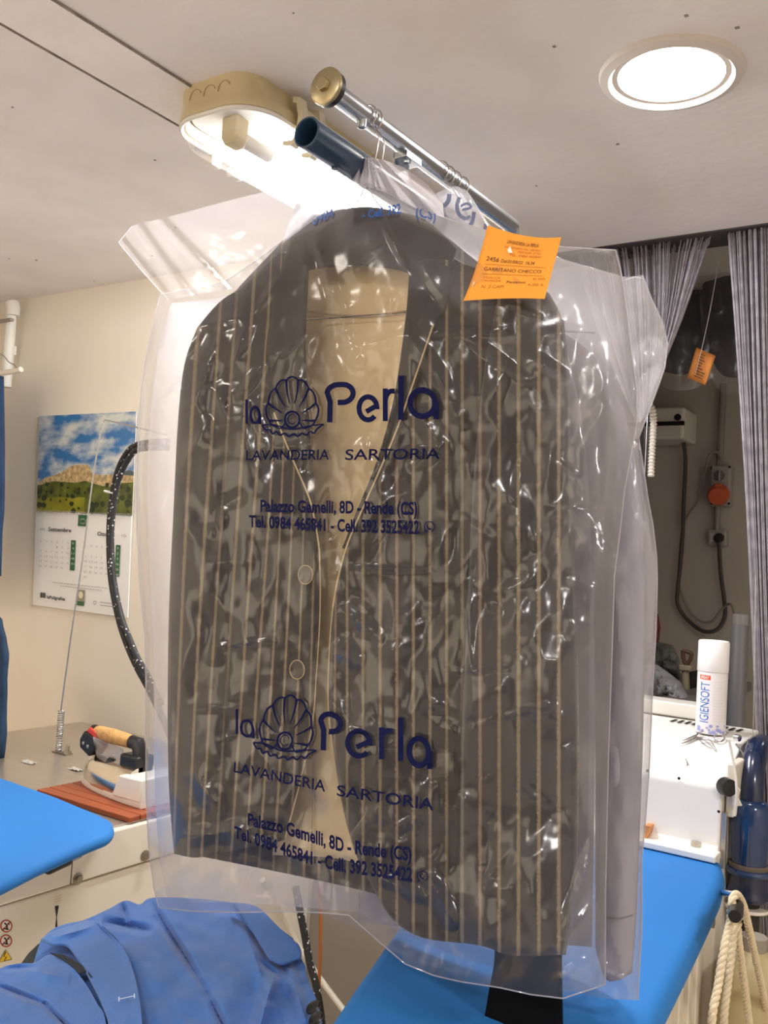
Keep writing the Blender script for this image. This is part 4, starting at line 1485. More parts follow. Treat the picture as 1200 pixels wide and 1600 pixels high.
# black swing-out arm of the table, under the blue overalls
pts = [tuple(PZ(x_, y_, 0.885)[:2]) for x_, y_ in ((24, 1506), (40, 1484), (57, 1468), (76, 1464), (150, 1462), (300, 1450), (420, 1470), (470, 1530), (470, 1700), (200, 1800), (20, 1800))]
arm = pad('swing_arm', pts, 0.85, 0.885, mat('dark_arm_cover', (44, 50, 54), 0.8), lt, 0.015)

# ------------------------------------------------------------------ spring stand and wire that hold the hose
YS = 1.66
b0 = PZ(93, 1176, ZT)
YS = b0[1]
sw = thing('hose_spring_stand', b0, 'thin steel wire on a coil spring standing on the steel plate', 'stand')
s0, s1 = PY(91, 1181, YS), PY(96, 1110, YS)
s0[2] = ZT + 0.003
g = MB()
n = 16 * 18
g.tube([s0 + (s1 - s0) * t + 0.0085 * np.array([math.cos(t * 2 * PI * 18), math.sin(t * 2 * PI * 18), 0]) for t in np.linspace(0, 1, n)], 0.0017, 6)
obj('spring', g, galv, sw)
p = [PY(95, 1112, YS), PY(110, 1000, YS), PY(128, 880, YS), PY(146, 740, YS), PY(160, 658, YS), PY(163, 656, YS), PY(190, 662, YS), PY(214, 668, YS), PY(262, 680, YS)]
obj('wire', MB().tube(smooth_poly(p, 60, False), 0.0022, 8), galv, sw)
g = MB().lathe([(0.012, 0), (0.012, 0.008), (0.006, 0.008), (0.006, 0.022), (0.004, 0.024), (0.0, 0.024)], PZ(105, 1178, ZT) + np.array([0, 0, 0.0]), 6)
obj('base_nut', g, boltm, sw, smooth=False)
obj('base_plate', MB().box(s0 + np.array([-0.014, -0.012, -0.003]), s0 + np.array([0.045, 0.012, 0.0])), boltm, sw, smooth=False)
# torn foil scraps on the steel plate
for (px, py), lab in (((45, 1192), 'small crumpled foil scrap at the left end of the steel plate'), ((118, 1203), 'small crumpled foil scrap on the steel plate beside the spring')):
    c = PZ(px, py, ZT)
    g = MB()
    rr = random.Random(px)
    G = np.zeros((6, 8, 3))
    for i in range(6):
        for k in range(8):
            G[i, k] = c + np.array([(k - 3.5) * 0.006, (i - 2.5) * 0.004, 0.0008 + rr.uniform(0, 0.004)])
    tag(obj('foil_scrap', g.grid(G), mat('foil', (226, 224, 218), 0.3, metal=0.6), None, smooth=False, solid=0.0004, uvs=np.zeros((48, 2))), lab, 'scrap')

# ------------------------------------------------------------------ steam hose
m = bpy.data.materials.new('braided_hose')
nt, N, L = nodes(m)
bs = N['Principled BSDF']
bs.inputs['Roughness'].default_value = 0.6
tc = N.new('ShaderNodeTexCoord')
vo = N.new('ShaderNodeTexVoronoi')
vo.inputs['Scale'].default_value = 95
L.new(tc.outputs['Object'], vo.inputs['Vector'])
cr = N.new('ShaderNodeValToRGB')
cr.color_ramp.elements[0].position = 0.16
cr.color_ramp.elements[0].color = lin((216, 216, 214))
cr.color_ramp.elements[1].position = 0.24
cr.color_ramp.elements[1].color = lin((22, 23, 26))
L.new(vo.outputs['Distance'], cr.inputs[0])
L.new(cr.outputs[0], bs.inputs['Base Color'])
hosem = m
hs = thing('steam_hose', PY(172, 850, 1.62), 'black white-flecked steam hose pair arching down from the wire beside the calendar', 'hose')
p = [PY(262, 690, 1.6), PY(215, 695, 1.6), PY(194, 715, 1.61), PY(181, 748, 1.62), PY(173, 800, 1.62), PY(171, 850, 1.62), PY(174, 905, 1.62), PY(184, 960, 1.61), PY(196, 1000, 1.6), PY(213, 1040, 1.59), PY(232, 1075, 1.58), PY(258, 1130, 1.56), PY(275, 1180, 1.53), (-1.53, 1.5, 1.0)]
obj('hose', MB().tube(smooth_poly(p, 90), 0.0085, 14), hosem, hs)
p = [PY(262, 700, 1.59), PY(217, 702, 1.59), PY(198, 722, 1.6), PY(184, 756, 1.6), PY(176, 805, 1.6), PY(174, 855, 1.6), PY(178, 908, 1.6), PY(190, 965, 1.6), PY(204, 1002, 1.59), PY(216, 1030, 1.58), PY(234, 1062, 1.57), PY(252, 1100, 1.55)]
obj('hose', MB().tube(smooth_poly(p, 90), 0.0075, 14), hosem, hs)
c = PY(173, 769, 1.612)
th = np.linspace(0, 2 * PI, 25)
obj('cable_tie', MB().tube([c + np.array([0.017 * math.cos(q), 0.016 * math.sin(q), -0.003 * math.cos(q)]) for q in th], 0.0022, 6, cap=False), mat('white_tie', (235, 235, 232), 0.4), hs)
hose2 = tag(obj('steam_hose', MB().tube(smooth_poly([PY(462, 1385, 1.7), PY(470, 1430, 1.7), PY(476, 1460, 1.7), PY(484, 1505, 1.7), (PY(496, 1550, 1.7)), PY(505, 1640, 1.72), PY(500, 1800, 1.75)], 50), 0.0085, 14), hosem), 'black flecked hose hanging in the gap between the two ironing tables', 'hose')

# ------------------------------------------------------------------ steam iron
it = PZ(127, 1219, 0.936)
ir = thing('steam_iron', it + np.array([0.1, 0, 0]), 'chrome steam iron with cork handle resting on the wooden slats', 'iron')
cx0, cy0, z0 = it[0], it[1] + 0.004, ZT + 0.0125


def sole(t, hw):
    """half width along iron, t from tip 0 to heel 1"""
    return hw * (np.sin(np.clip(t, 0, 1) * PI / 2) ** 0.62)


LEN = 0.27


def iron_ring(z, hw, off, l):
    ts = np.linspace(0, 1, 22) ** 1.6
    a = [(cx0 + off + l * t, cy0 - sole(t, hw), z) for t in ts]
    b_ = [(cx0 + off + l * t, cy0 + sole(t, hw), z) for t in ts[::-1]]
    return a + b_


shoe = mat('white_shoe', (226, 222, 214), 0.4)
obj('shoe', loft([iron_ring(z0, 0.060, 0.0, LEN), iron_ring(z0 + 0.004, 0.062, -0.003, LEN + 0.003), iron_ring(z0 + 0.014, 0.062, -0.003, LEN + 0.003), iron_ring(z0 + 0.014, 0.056, 0.004, LEN - 0.004)]), shoe, ir)
ch = mat('iron_chrome', (226, 216, 200), 0.18, metal=1)
prof = [(0.012, 0.056, 0.004), (0.034, 0.055, 0.006), (0.052, 0.050, 0.012), (0.064, 0.040, 0.022), (0.070, 0.026, 0.040), (0.071, 0.008, 0.08)]
obj('chrome_dome', loft([iron_ring(z0 + z, hw, of, LEN - of - 0.06) for z, hw, of in prof]), ch, ir, angle=70)
obj('heat_shield', MB().prism([(cx0 + 0.176, cy0 - 0.0635, z0 + 0.012), (cx0 + LEN, cy0 - 0.0635, z0 + 0.012), (cx0 + LEN, cy0 - 0.0635, z0 + 0.062), (cx0 + 0.196, cy0 - 0.0635, z0 + 0.060)], (0, 0.125, 0)), shoe, ir, bevel=0.004)
obj('valve_block', MB().box((cx0 + 0.15, cy0 - 0.026, z0 + 0.05), (cx0 + 0.21, cy0 + 0.026, z0 + 0.095)), black, ir, bevel=0.006)
obj('valve_knob', MB().lathe([(0.0, 0), (0.013, 0), (0.015, 0.006), (0.013, 0.016), (0.0, 0.018)], (cx0 + 0.115, cy0 - 0.01, z0 + 0.06), 20, (-0.7, -0.3, 0.2)), black, ir)
obj('hand_guard', MB().prism([(cx0 + 0.055, cy0 - 0.01, z0 + 0.066), (cx0 + 0.15, cy0 - 0.01, z0 + 0.066), (cx0 + 0.14, cy0 - 0.01, z0 + 0.10), (cx0 + 0.06, cy0 - 0.03, z0 + 0.118)], (0, 0.003, 0)),
    film('smoky_guard', 0.3, rough=0.1, bump=0), ir)
YH = cy0 - 0.004
h0, h1 = PY(147, 1142, YH), PY(228, 1166, YH)
hd = (h1 - h0) / np.linalg.norm(h1 - h0)
hl = np.linalg.norm(h1 - h0)
cork = mat('cork', (196, 150, 92), 0.8, var=0.25, vscale=60, bump=0.3, bscale=150)
k0, k1 = PY(152, 1143, YH), PY(206, 1159, YH)
kl = np.linalg.norm(k1 - k0)
obj('cork_handle', MB().lathe([(0.0135, 0), (0.0145, 0.006), (0.0175, kl * 0.45), (0.016, kl * 0.8), (0.0145, kl)], k0, 24, hd), cork, ir)
obj('handle_collar', MB().lathe([(0.009, 0), (0.0145, 0.002), (0.015, 0.010), (0.0138, 0.013)], h0 - hd * 0.004, 24, hd), black, ir)
obj('handle_post', MB().tube([k1, k1 + hd * 0.02, k1 + hd * 0.032 + np.array([0, 0, -0.02]), k1 + hd * 0.03 + np.array([0, 0, -0.075])], [0.0155, 0.0165, 0.017, 0.016], 18), black, ir)
s_ = PY(136, 1161, YH - 0.020)
g = MB().prism([s_ + np.array(q) for q in ((-0.028, 0, 0.006), (-0.014, 0, 0.026), (0.024, 0, 0.014), (0.026, 0, -0.010), (0.008, 0, -0.030), (-0.026, 0, -0.014))], (0, 0.042, 0))
sb = obj('switch_box', g, black, ir, smooth=False, bevel=0.003)
g = MB().prism([s_ + np.array(q) for q in ((-0.013, 0.004, 0.0255), (0.0, 0.004, 0.036), (0.024, 0.004, 0.026), (0.027, 0.004, 0.012))], (0, 0.034, 0))
obj('red_button', g, mat('switch_red', (206, 62, 44), 0.35), sb, smooth=False, bevel=0.002)
for dx in (-0.012, 0.004):
    obj('screw', MB().lathe([(0.0045, 0), (0.0045, 0.002), (0, 0.003)], s_ + np.array([dx, 0.0005, -0.006 - dx * 0.3]), 14, (0, -1, 0)), boltm, sb)

# ------------------------------------------------------------------ clothes hanging at the far left
lp = thing('wall_pipe', PY(14, 600, 1.95), 'white painted pipe at the wall corner, upper left', 'pipe')
wp = mat('white_pipe_paint', (226, 222, 212), 0.5)
obj('pipe', MB().tube([PY(19, 474, 1.955), PY(15, 530, 1.955), PY(9, 605, 1.955)], 0.019, 20), wp, lp)
obj('elbow', MB().tube([PY(19, 474, 1.955), PY(20, 480, 1.955), PY(19.5, 494, 1.955)], [0.024, 0.025, 0.024], 20), wp, lp)
obj('pipe_clip', MB().box(PY(3, 549, 1.945) - np.array([0, 0, 0.008]), PY(27, 541, 1.985)), wp, lp, smooth=False, bevel=0.003)
obj('bracket', MB().box(PY(-60, 512, 1.90), PY(22, 498, 1.915)), mat('bracket_grey', (150, 140, 128), 0.5), lp, smooth=False)
tag(lp, 'white painted pipe running down the wall at the upper left edge', 'pipe')
rail2 = PY(10, 565, 1.80)
hh = thing('clothes_hanger', PY(20, 578, 1.8), 'white plastic hanger end showing at the left edge below the wall pipe', 'hanger')
obj('arm', MB().tube(smooth_poly([PY(-90, 560, 1.8), PY(-40, 584, 1.8), PY(0, 583, 1.8), PY(28, 579, 1.8), PY(33, 577, 1.8)], 30), 0.009, 12), mat('hanger_white', (220, 214, 202), 0.5), hh)
obj('wire_arm', MB().tube(smooth_poly([PY(-40, 545, 1.8), PY(0, 553, 1.8), PY(14, 566, 1.8), PY(22, 570, 1.8), PY(27, 577, 1.8)], 30), 0.002, 8), wire, hh)
gown = mat('dark_blue_cloth', (38, 62, 96), 0.9, var=0.08, vscale=10)
G = coons([(-90, 592), (-30, 590), (4, 588)], [(4, 588), (6, 700), (5, 800), (2, 830), (0, 900)], [(-90, 910), (-40, 905), (0, 900)], [(-90, 592), (-90, 910)], 12, 30, False)
bl_ = obj('hanging_garment', MB().grid(PY(G[..., 0], G[..., 1], 1.8 + 0.03 * fbm(G[..., 0] / 12, G[..., 1] / 80, 4))), gown, solid=0.01)
tag(bl_, 'dark blue garment hanging from the hanger at the left edge', 'garment')
G = coons([(-90, 900), (-30, 930), (0, 968)], [(0, 968), (8, 1000), (11, 1024), (8, 1060), (9, 1100), (8, 1150), (4, 1185)], [(-90, 1190), (-30, 1190), (4, 1185)], [(-90, 900), (-90, 1190)], 14, 40, False)
g2 = obj('hanging_garment', MB().grid(PY(G[..., 0], G[..., 1], 1.5 + 0.03 * fbm(G[..., 0] / 12, G[..., 1] / 80, 8))), mat('navy_green_cloth', (34, 58, 84), 0.9, var=0.3, vscale=5), solid=0.012)
tag(g2, 'dark garment bulging in at the left edge above the blue padded top', 'garment')

# ================================================================== blue overalls lying in front
ovm = mat('blue_work_cotton', (66, 112, 184), 0.85, var=0.05, vscale=5, bump=0.12, bscale=260, sheen=0.2)
ov = thing('overalls', (-0.95, 0.85, 0.86), 'rumpled blue cotton work overalls lying over the dark arm at the bottom left', 'overalls')


def cloth(name, top, right, bottom, left, z0, z1, seed, n=50, mm=50, amp=0.012, curl=0.05, segs=(), lift=0.0, m=ovm, th=0.004, lab=None):
    """cloth patch on a surface sloping from height z0 (top row) to z1 (bottom row), its top row curling away"""
    G = coons(top, right, bottom, left, n, mm)
    x, y = G[..., 0], G[..., 1]
    v = np.linspace(0, 1, mm)[:, None] + 0 * x
    Z = z0 + (z1 - z0) * v + amp * 2 * fbm(x / 70, y / 60, seed, 3) + creases(x, y, segs) + lift
    P = PZ(x, y, Z)
    return obj(name, MB().grid(P), m, ov, solid=th, uvs=np.zeros((n * mm, 2)), off=-1)


# back and collar part
cloth('back', [(64, 1468), (82, 1452), (104, 1443), (132, 1437), (170, 1420), (196, 1407), (218, 1413), (232, 1404), (262, 1402), (330, 1406), (400, 1418), (432, 1446), (458, 1466)],
      [(458, 1466), (470, 1495), (484, 1535), (500, 1580), (500, 1620), (465, 1720)], [(-60, 1720), (200, 1720), (465, 1720)], [(64, 1468), (30, 1560), (-60, 1720)],
      0.925, 0.90, 3, 240, 150, 0.016,
      segs=[(228, 1396, 330, 1560, -0.013, 9), (322, 1548, 372, 1650, -0.012, 9), (188, 1404, 200, 1440, -0.010, 8), (160, 1440, 240, 1455, -0.016, 12), (240, 1430, 300, 1510, -0.010, 10), (380, 1440, 420, 1560, 0.012, 22), (430, 1520, 400, 1620, 0.02, 18),
            (450, 1510, 480, 1600, 0.014, 14), (360, 1420, 470, 1545, -0.01, 10), (405, 1500, 440, 1530, -0.008, 8)])
# placket panel with buttonhole
cloth('placket', [(66, 1466), (80, 1456), (110, 1447), (142, 1438), (160, 1452), (172, 1460)], [(172, 1460), (192, 1480), (206, 1510), (216, 1550), (222, 1600), (226, 1720)],
      [(175, 1720), (200, 1720), (226, 1720)], [(66, 1466), (84, 1474), (106, 1476), (124, 1500), (142, 1530), (160, 1570), (172, 1610), (175, 1720)], 0.935, 0.915, 9, 70, 130, 0.004, lift=0.008,
      segs=[(80, 1466, 150, 1446, 0.008, 10)])
# left front, folded over
cloth('front', [(-40, 1530), (0, 1513), (14, 1508), (36, 1505), (56, 1504), (76, 1492), (96, 1500), (116, 1514)], [(116, 1514), (136, 1540), (152, 1568), (166, 1600), (172, 1720)],
      [(-40, 1720), (60, 1720), (172, 1720)], [(-40, 1530), (-40, 1720)], 0.93, 0.915, 13, 130, 120, 0.006, lift=0.004,
      segs=[(-20, 1534, 78, 1572, -0.010, 8), (66, 1566, 130, 1630, -0.011, 8), (0, 1514, 60, 1510, -0.006, 8), (40, 1515, 110, 1530, 0.006, 20)])
cloth('pocket_flap', [(362, 1410), (400, 1416), (432, 1445), (462, 1476)], [(462, 1476), (470, 1492), (462, 1500)], [(420, 1496), (440, 1504), (462, 1500)], [(362, 1410), (392, 1450), (420, 1496)], 0.937, 0.925, 5, 24, 24, 0.003, lift=0.006)
# dark straps and lining in the gap
dk = mat('dark_strap', (40, 46, 54), 0.8)
cloth('strap', [(78, 1480), (90, 1487), (100, 1492)], [(100, 1492), (116, 1500), (130, 1512), (142, 1528)], [(124, 1520), (134, 1518), (142, 1528)], [(78, 1488), (96, 1497), (112, 1508), (124, 1520)], 0.94, 0.935, 5, 12, 20, 0.002, lift=0.0025, m=dk, th=0.002)
# stitching, buttonhole, buttons
g = MB()
stm = mat('pale_thread', (200, 214, 232), 0.8)
P0 = lambda pts, z: [PZ(x, y, z) for x, y in pts]
for pts in ([(186, 1561), (210, 1556)],):
    g.tube(P0(pts, 0.945), 0.0006, 5)
    for x, y, dy in ((186, 1561, 3), (210, 1556, 3)):
        g.tube(P0([(x, y - dy), (x, y + dy)], 0.945), 0.0008, 5)
obj('buttonhole', g, stm, ov)
for k, (x, y) in enumerate(((491, 1576), (495, 1594))):
    c = PZ(x, y, 0.935)
    obj('button', MB().lathe([(0.0, 0), (0.009, 0), (0.0105, 0.002), (0.009, 0.0045), (0.006, 0.0035), (0.0, 0.0035)], c, 24, (-0.3, -0.5, 0.8)), black, ov)

# ================================================================== right ironing table
XR = -0.44
rt = thing('ironing_table', (-0.6, 1.5, 0), 'cream ironing table with long bright blue padded top at the lower right', 'ironing table')
ZR = 0.95
pts = [PZ(1000, 1316, ZR), PZ(1060, 1322, ZR), PZ(1100, 1328, ZR), PZ(1118, 1333, ZR), PZ(1129, 1343, ZR), PZ(1134, 1360, ZR), PZ(1128, 1385, ZR), PZ(1104, 1436, ZR), PZ(1075, 1494, ZR), PZ(1046, 1550, ZR), PZ(1022, 1596, ZR), PZ(985, 1680, ZR),
       PZ(940, 1800, ZR), PZ(860, 1900, ZR), PZ(640, 1900, ZR), PZ(480, 1760, ZR), PZ(462, 1680, ZR), PZ(505, 1600, ZR), PZ(550, 1535, ZR), PZ(596, 1472, ZR), PZ(650, 1400, ZR), PZ(700, 1325, ZR)]
o = pad('padded_top', [(p[0], p[1]) for p in pts], ZR - 0.055, ZR, blue, rt, 0.022)
o['label'] = 'long bright blue padded cloth top'
g = MB().prism([(-0.92, 1.92, 0.02), (XR - 0.03, 1.92, 0.02), (XR - 0.03, 1.35, 0.02), (-0.55, 1.30, 0.02), (-0.70, 1.35, 0.02), (-0.92, 1.5, 0.02)], (0, 0, 0.86))
obj('body', g, creamp, rt, smooth=False, bevel=0.006)
Xs = XR - 0.03
gv = MB()
for y in (1.70, 1.76, 1.81):
    gv.box((Xs - 0.002, y, 0.05), (Xs + 0.012, y + 0.022, 0.86))
obj('side_rib', gv, creamp, rt, smooth=False, bevel=0.003)
obj('leg_post', MB().box((Xs - 0.06, 1.90, 0.0), (Xs + 0.018, 1.95, 0.9)), creamp, rt, smooth=False, bevel=0.004)
obj('black_bracket', MB().prism([(XR + 0.002, 1.60, 0.86), (XR + 0.002, 1.60, 0.835), (XR + 0.002, 1.63, 0.835), (XR + 0.002, 1.70, 0.88), (XR + 0.002, 1.88, 0.90), (XR + 0.002, 1.88, 0.93), (XR + 0.002, 1.68, 0.905)], (-0.03, 0, 0)), black, rt, smooth=False, bevel=0.002)
c = PX(1109, 1441, XR + 0.003)
obj('bolt', MB().lathe([(0.009, 0), (0.009, 0.008), (0.0, 0.01)], c, 16, (1, 0, 0)), boltm, rt)
# stickers seen at a steep angle
for k, y in enumerate((1532, 1545, 1558, 1570)):
    for dx in (0, 7.5):
        cx, cy = 1061 + dx - k * 0.4, y - (9 if dx else 0)
        o1 = arc2d(cx, cy, 2.8, 6.2, 0, 360, 25)[:-1]
        s0 = obj('warning_sign', MB().add(PX(o1[:, 0], o1[:, 1], Xs + 0.001), [tuple(range(24))]), wht, rt, smooth=False)
        g = MB()
        v, f = stroke2d(o1, 1.2, closed=True)
        g.add(PX(v[:, 0], v[:, 1], Xs + 0.0014), f)
        v, f = stroke2d([(cx - 1.6, cy + 3.6), (cx + 1.6, cy - 3.6)], 1.1)
        g.add(PX(v[:, 0], v[:, 1], Xs + 0.0014), f)
        obj('dark_ring', g, mat('sign_dark_red', (88, 40, 40), 0.5), s0, smooth=False)
for dx in (0, 7):
    q = np.array([(1061 + dx, 1582 - dx), (1064 + dx, 1596 - dx), (1057 + dx, 1600 - dx)])
    obj('warning_triangle', MB().add(PX(q[:, 0], q[:, 1], Xs + 0.001), [(0, 1, 2)]), yel, rt, smooth=False)
g = MB()
v, f = stroke2d(smooth_poly([(1064, 1518), (1063, 1524), (1067, 1520), (1066, 1512), (1070, 1510), (1071, 1502), (1074, 1500), (1075, 1490)], 30), 0.9)
g.add(PX(v[:, 0], v[:, 1], Xs + 0.001), f)
for k in range(6):
    v, f = stroke2d([(1071 + k * 0.8, 1499 - k * 2.6), (1076 + k * 0.5, 1497 - k * 2.4)], 0.8)
    g.add(PX(v[:, 0], v[:, 1], Xs + 0.001), f)
obj('side_diagram', g, mat('grey_print', (120, 112, 108), 0.6), rt, smooth=False)

# boiler box with sloping front at the far end of the table
XB0, XB1 = -1.0, -0.462
prof = [(1.93, 0.95), (1.945, 0.975), (1.95, 1.085), (1.957, 1.095), (2.10, 1.152), (2.115, 1.156), (2.27, 1.166), (2.27, 0.60), (1.98, 0.60), (1.93, 0.90)]
bx = thing('boiler_box', (-0.7, 2.1, 0.6), 'white enamel boiler box with sloping top behind the right blue board', 'boiler')
obj('casing', MB().prism([(XB0, y, z) for y, z in prof], (XB1 - XB0, 0, 0)), mat('boiler_enamel', (238, 234, 228), 0.3, var=0.02, vscale=10), bx, smooth=False, bevel=0.004)
obj('lip', MB().box((XB0, 1.90, 0.952), (XB1 + 0.005, 1.945, 0.966)), whitep, bx, smooth=False, bevel=0.003)
g = MB()
for k in range(30):
    x = -0.98 + k * 0.0165
    if -0.72 < x < -0.665:
        continue
    g.prism([(x, 2.215, 1.1645), (x + 0.007, 2.215, 1.1645), (x + 0.012, 2.245, 1.1665), (x + 0.005, 2.245, 1.1665)], (0, 0, 0.0006))
obj('vent_slots', g, darkhole, bx, smooth=False)
for px, py, pl in ((1061, 1216, 1.9512), (1123, 1268, 1.9512), (1012, 1204, 1.9512)):
    c = PY(px, py, 1.949)
    obj('screw', MB().lathe([(0.003, 0), (0.003, 0.001), (0, 0.0015)], c, 12, (0, -1, 0)), darkhole, bx)
c = PY(1087, 1327, 1.90)
obj('knob', MB().lathe([(0.010, 0), (0.010, 0.02), (0, 0.022)], PZ(1087, 1331, 0.955), 18, (0, 0, 1)), steel, bx)
# side fittings
Xf = XB1 + 0.004
c0 = PX(1141, 1199, Xf)
obj('switch_plate', MB().box((Xf, 1.97, 1.03), (Xf + 0.016, 2.06, 1.135)), creamp, bx, smooth=False, bevel=0.003)
obj('black_knob', MB().lathe([(0.0, 0), (0.016, 0), (0.018, 0.004), (0.017, 0.022), (0.0, 0.024)], PY(1146, 1230, 1.955) + np.array([-0.02, 0, 0]), 24, (0.75, -0.66, 0)), black, bx)
obj('catch', MB().prism([(Xf + 0.016, 1.955, 1.055), (Xf + 0.016, 1.955, 1.10), (Xf + 0.03, 1.955, 1.09), (Xf + 0.026, 1.955, 1.075), (Xf + 0.034, 1.955, 1.06)], (0, 0.006, 0)), creamp, bx, smooth=False, bevel=0.001)
obj('side_post', MB().box((Xf - 0.004, 1.955, 0.93), (Xf + 0.006, 1.968, 1.04)), steel, bx, smooth=False, bevel=0.001)
p = [PY(1150, 1163, 2.1), PY(1160, 1176, 2.08), PY(1164, 1184, 2.07), PY(1171, 1184, 2.06), PY(1174, 1178, 2.06), PY(1173, 1172, 2.06)]
obj('hook', MB().tube(smooth_poly(p, 24), 0.0024, 8), galv, bx)
obj('wing_nut', MB().lathe([(0.007, 0), (0.007, 0.012), (0.0, 0.014)], PY(1148, 1152, 2.1), 12, (1, -0.4, 0)), galv, bx)
g = MB().tube(smooth_poly([PY(1139, 1156, 1.94), PY(1144, 1180, 1.94), PY(1149, 1210, 1.935), PY(1151, 1240, 1.93), PY(1148, 1275, 1.93)], 40), 0.0026, 8)
tag(obj('white_cable', g, mat('white_cable', (222, 218, 208), 0.5)), 'white cable hanging down the right side of the boiler box', 'cable')
# front lever with black grip of the right table
a_ = PX(1124, 1395, XR + 0.015)
lvr = obj('lever', MB().tube([PX(1122, 1394, XR + 0.0), PX(1150, 1398, XR + 0.08), PX(1152, 1405, XR + 0.085)], 0.0055, 12), chrome, rt)
g0, g1 = PX(1152, 1407, XR + 0.085), PX(1148, 1432, XR + 0.115)
d = g1 - g0
obj('grip', MB().lathe([(0.0095, 0), (0.0105, 0.004), (0.0115, np.linalg.norm(d) * 0.8), (0.009, np.linalg.norm(d))], g0, 24, d), black, lvr)

# rope hung over the grip
ropem = mat('cotton_rope', (224, 208, 176), 0.9, var=0.06, vscale=80, bump=0.3, bscale=300)
rp_ = thing('rope', PX(1150, 1400, XR + 0.085), 'off-white twisted rope hung over the black grip at the lower right', 'rope')


def twisted(path, r=0.0052, n=260, pitch=0.030):
    p = smooth_poly(path, n)
    L_ = np.r_[0, np.cumsum(np.linalg.norm(np.diff(p, axis=0), axis=1))]
    g = MB()
    T = np.gradient(p, axis=0)
    T /= np.linalg.norm(T, axis=1)[:, None]
    ref = np.array([0.3, 0.9, 0.1])
    U = np.cross(T, ref)
    U /= np.linalg.norm(U, axis=1)[:, None]
    W = np.cross(T, U)
    for k in range(3):
        q = L_ / pitch * 2 * PI + k * 2 * PI / 3
        g.tube(p + r * 0.62 * (np.cos(q)[:, None] * U + np.sin(q)[:, None] * W), r * 0.66, 8)
    return g


K = lambda x, y, d: PX(x, y, XR + d)
obj('strand', twisted([K(1116, 1700, 0.10), K(1112, 1600, 0.10), K(1122, 1540, 0.10), K(1132, 1480, 0.10), K(1141, 1440, 0.098), K(1143, 1412, 0.10), K(1149, 1398, 0.10), K(1156, 1403, 0.10), K(1163, 1420, 0.10),
                       K(1170, 1450, 0.10), K(1181, 1500, 0.10), K(1192, 1550, 0.10), K(1201, 1600, 0.10), K(1215, 1700, 0.10)]), ropem, rp_)
obj('strand', twisted([K(1132, 1700, 0.085), K(1131, 1600, 0.085), K(1137, 1540, 0.085), K(1144, 1480, 0.085), K(1147, 1440, 0.082), K(1149, 1407, 0.07), K(1153, 1401, 0.07), K(1155, 1420, 0.08), K(1153, 1455, 0.088),
                       K(1158, 1500, 0.09), K(1166, 1560, 0.09), K(1171, 1600, 0.09), K(1185, 1700, 0.09)]), ropem, rp_)

# spray can on the boiler box
canm = mat('can_white', (240, 236, 238), 0.3)
cb = PY(1110, 1137, 2.16)
cb[2] = 1.161
sc_ = thing('spray_can', cb, 'white spray can with blue vertical lettering standing on the boiler box', 'spray can')
CR, CH = 0.0325, 0.205
obj('body', MB().lathe([(0.0, 0), (CR - 0.002, 0.0), (CR, 0.002), (CR, CH * 0.66), (CR - 0.0015, CH * 0.665)], cb, 48), canm, sc_)
obj('cap', MB().lathe([(CR + 0.0006, CH * 0.665), (CR + 0.0012, CH * 0.67), (CR + 0.0008, CH * 0.985), (CR - 0.0015, CH), (CR - 0.004, CH), (CR - 0.006, CH * 0.985), (0, CH * 0.98)], cb, 48), mat('can_cap', (246, 244, 244), 0.35), sc_)
ang0 = math.atan2(EYE[1] - cb[1], EYE[0] - cb[0])


def oncan(a, z, lift=0.0005):
    """a: metres to the right of the axis along the surface as seen from the camera, z: height"""
    q = ang0 + np.asarray(a, float) / CR
    return np.stack([cb[0] + (CR + lift) * np.cos(q), cb[1] + (CR + lift) * np.sin(q), cb[2] + np.asarray(z, float)], -1)


g = MB()
v, f = glyphs('IGIENSOFT', 0.0)
v, f = refine((v - v.min(0)) / (v.max(0) - v.min(0)) * np.array([0.088, 0.021]), f, 0.003)
g.add(oncan(-0.007 - v[:, 1] + 0.002, 0.026 + v[:, 0]), f)
obj('blue_lettering', g, mat('can_blue', (54, 120, 196), 0.4), sc_, smooth=False)


def canrect(a0, a1, z0, z1, lift=0.0004):
    G = np.array([[oncan(a, z, lift) for a in np.linspace(a0, a1, 10)] for z in (z0, z1)])
    return MB().grid(G)


o = obj('orange_band', canrect(-0.030, -0.004, 0.119, 0.129), mat('can_orange', (226, 92, 48), 0.4), sc_)
g = MB()
row('SPRAY', [(-0.027, -0.1205, 0.0065), (-0.008, -0.1205, 0.0065)], lambda X, Y: oncan(X, -Y, 0.0008), g, 0.02, 0.15)
obj('white_lettering', g, canm, o, smooth=False)
g = MB()
for k in range(14):
    G = canrect(0.002, 0.027, 0.030 + k * 0.0066, 0.0304 + k * 0.0066)
    g.add(G.v, G.f)
obj('small_print', g, mat('can_grey_print', (206, 202, 208), 0.5), sc_)
g = MB()
rr = random.Random(9)
for k in range(26):
    a, z, r = rr.uniform(-0.036, 0.036), rr.uniform(0.004, 0.02), rr.uniform(0.002, 0.005)
    v, f = stroke2d(arc2d(a, z, r, r * 0.8, 0, 360, 13)[:-1], 0.001, closed=True)
    g.add(oncan(v[:, 0], v[:, 1]), f)
    q = arc2d(a, z, r * 0.7, r * 0.55, 0, 360, 9)[:-1]
    g.add(oncan(q[:, 0], q[:, 1]), [tuple(range(8))])
obj('flower_band', g, mat('can_lilac', (160, 166, 222), 0.5), sc_, smooth=False)

# scissors with a tangle of thread on the sloping top


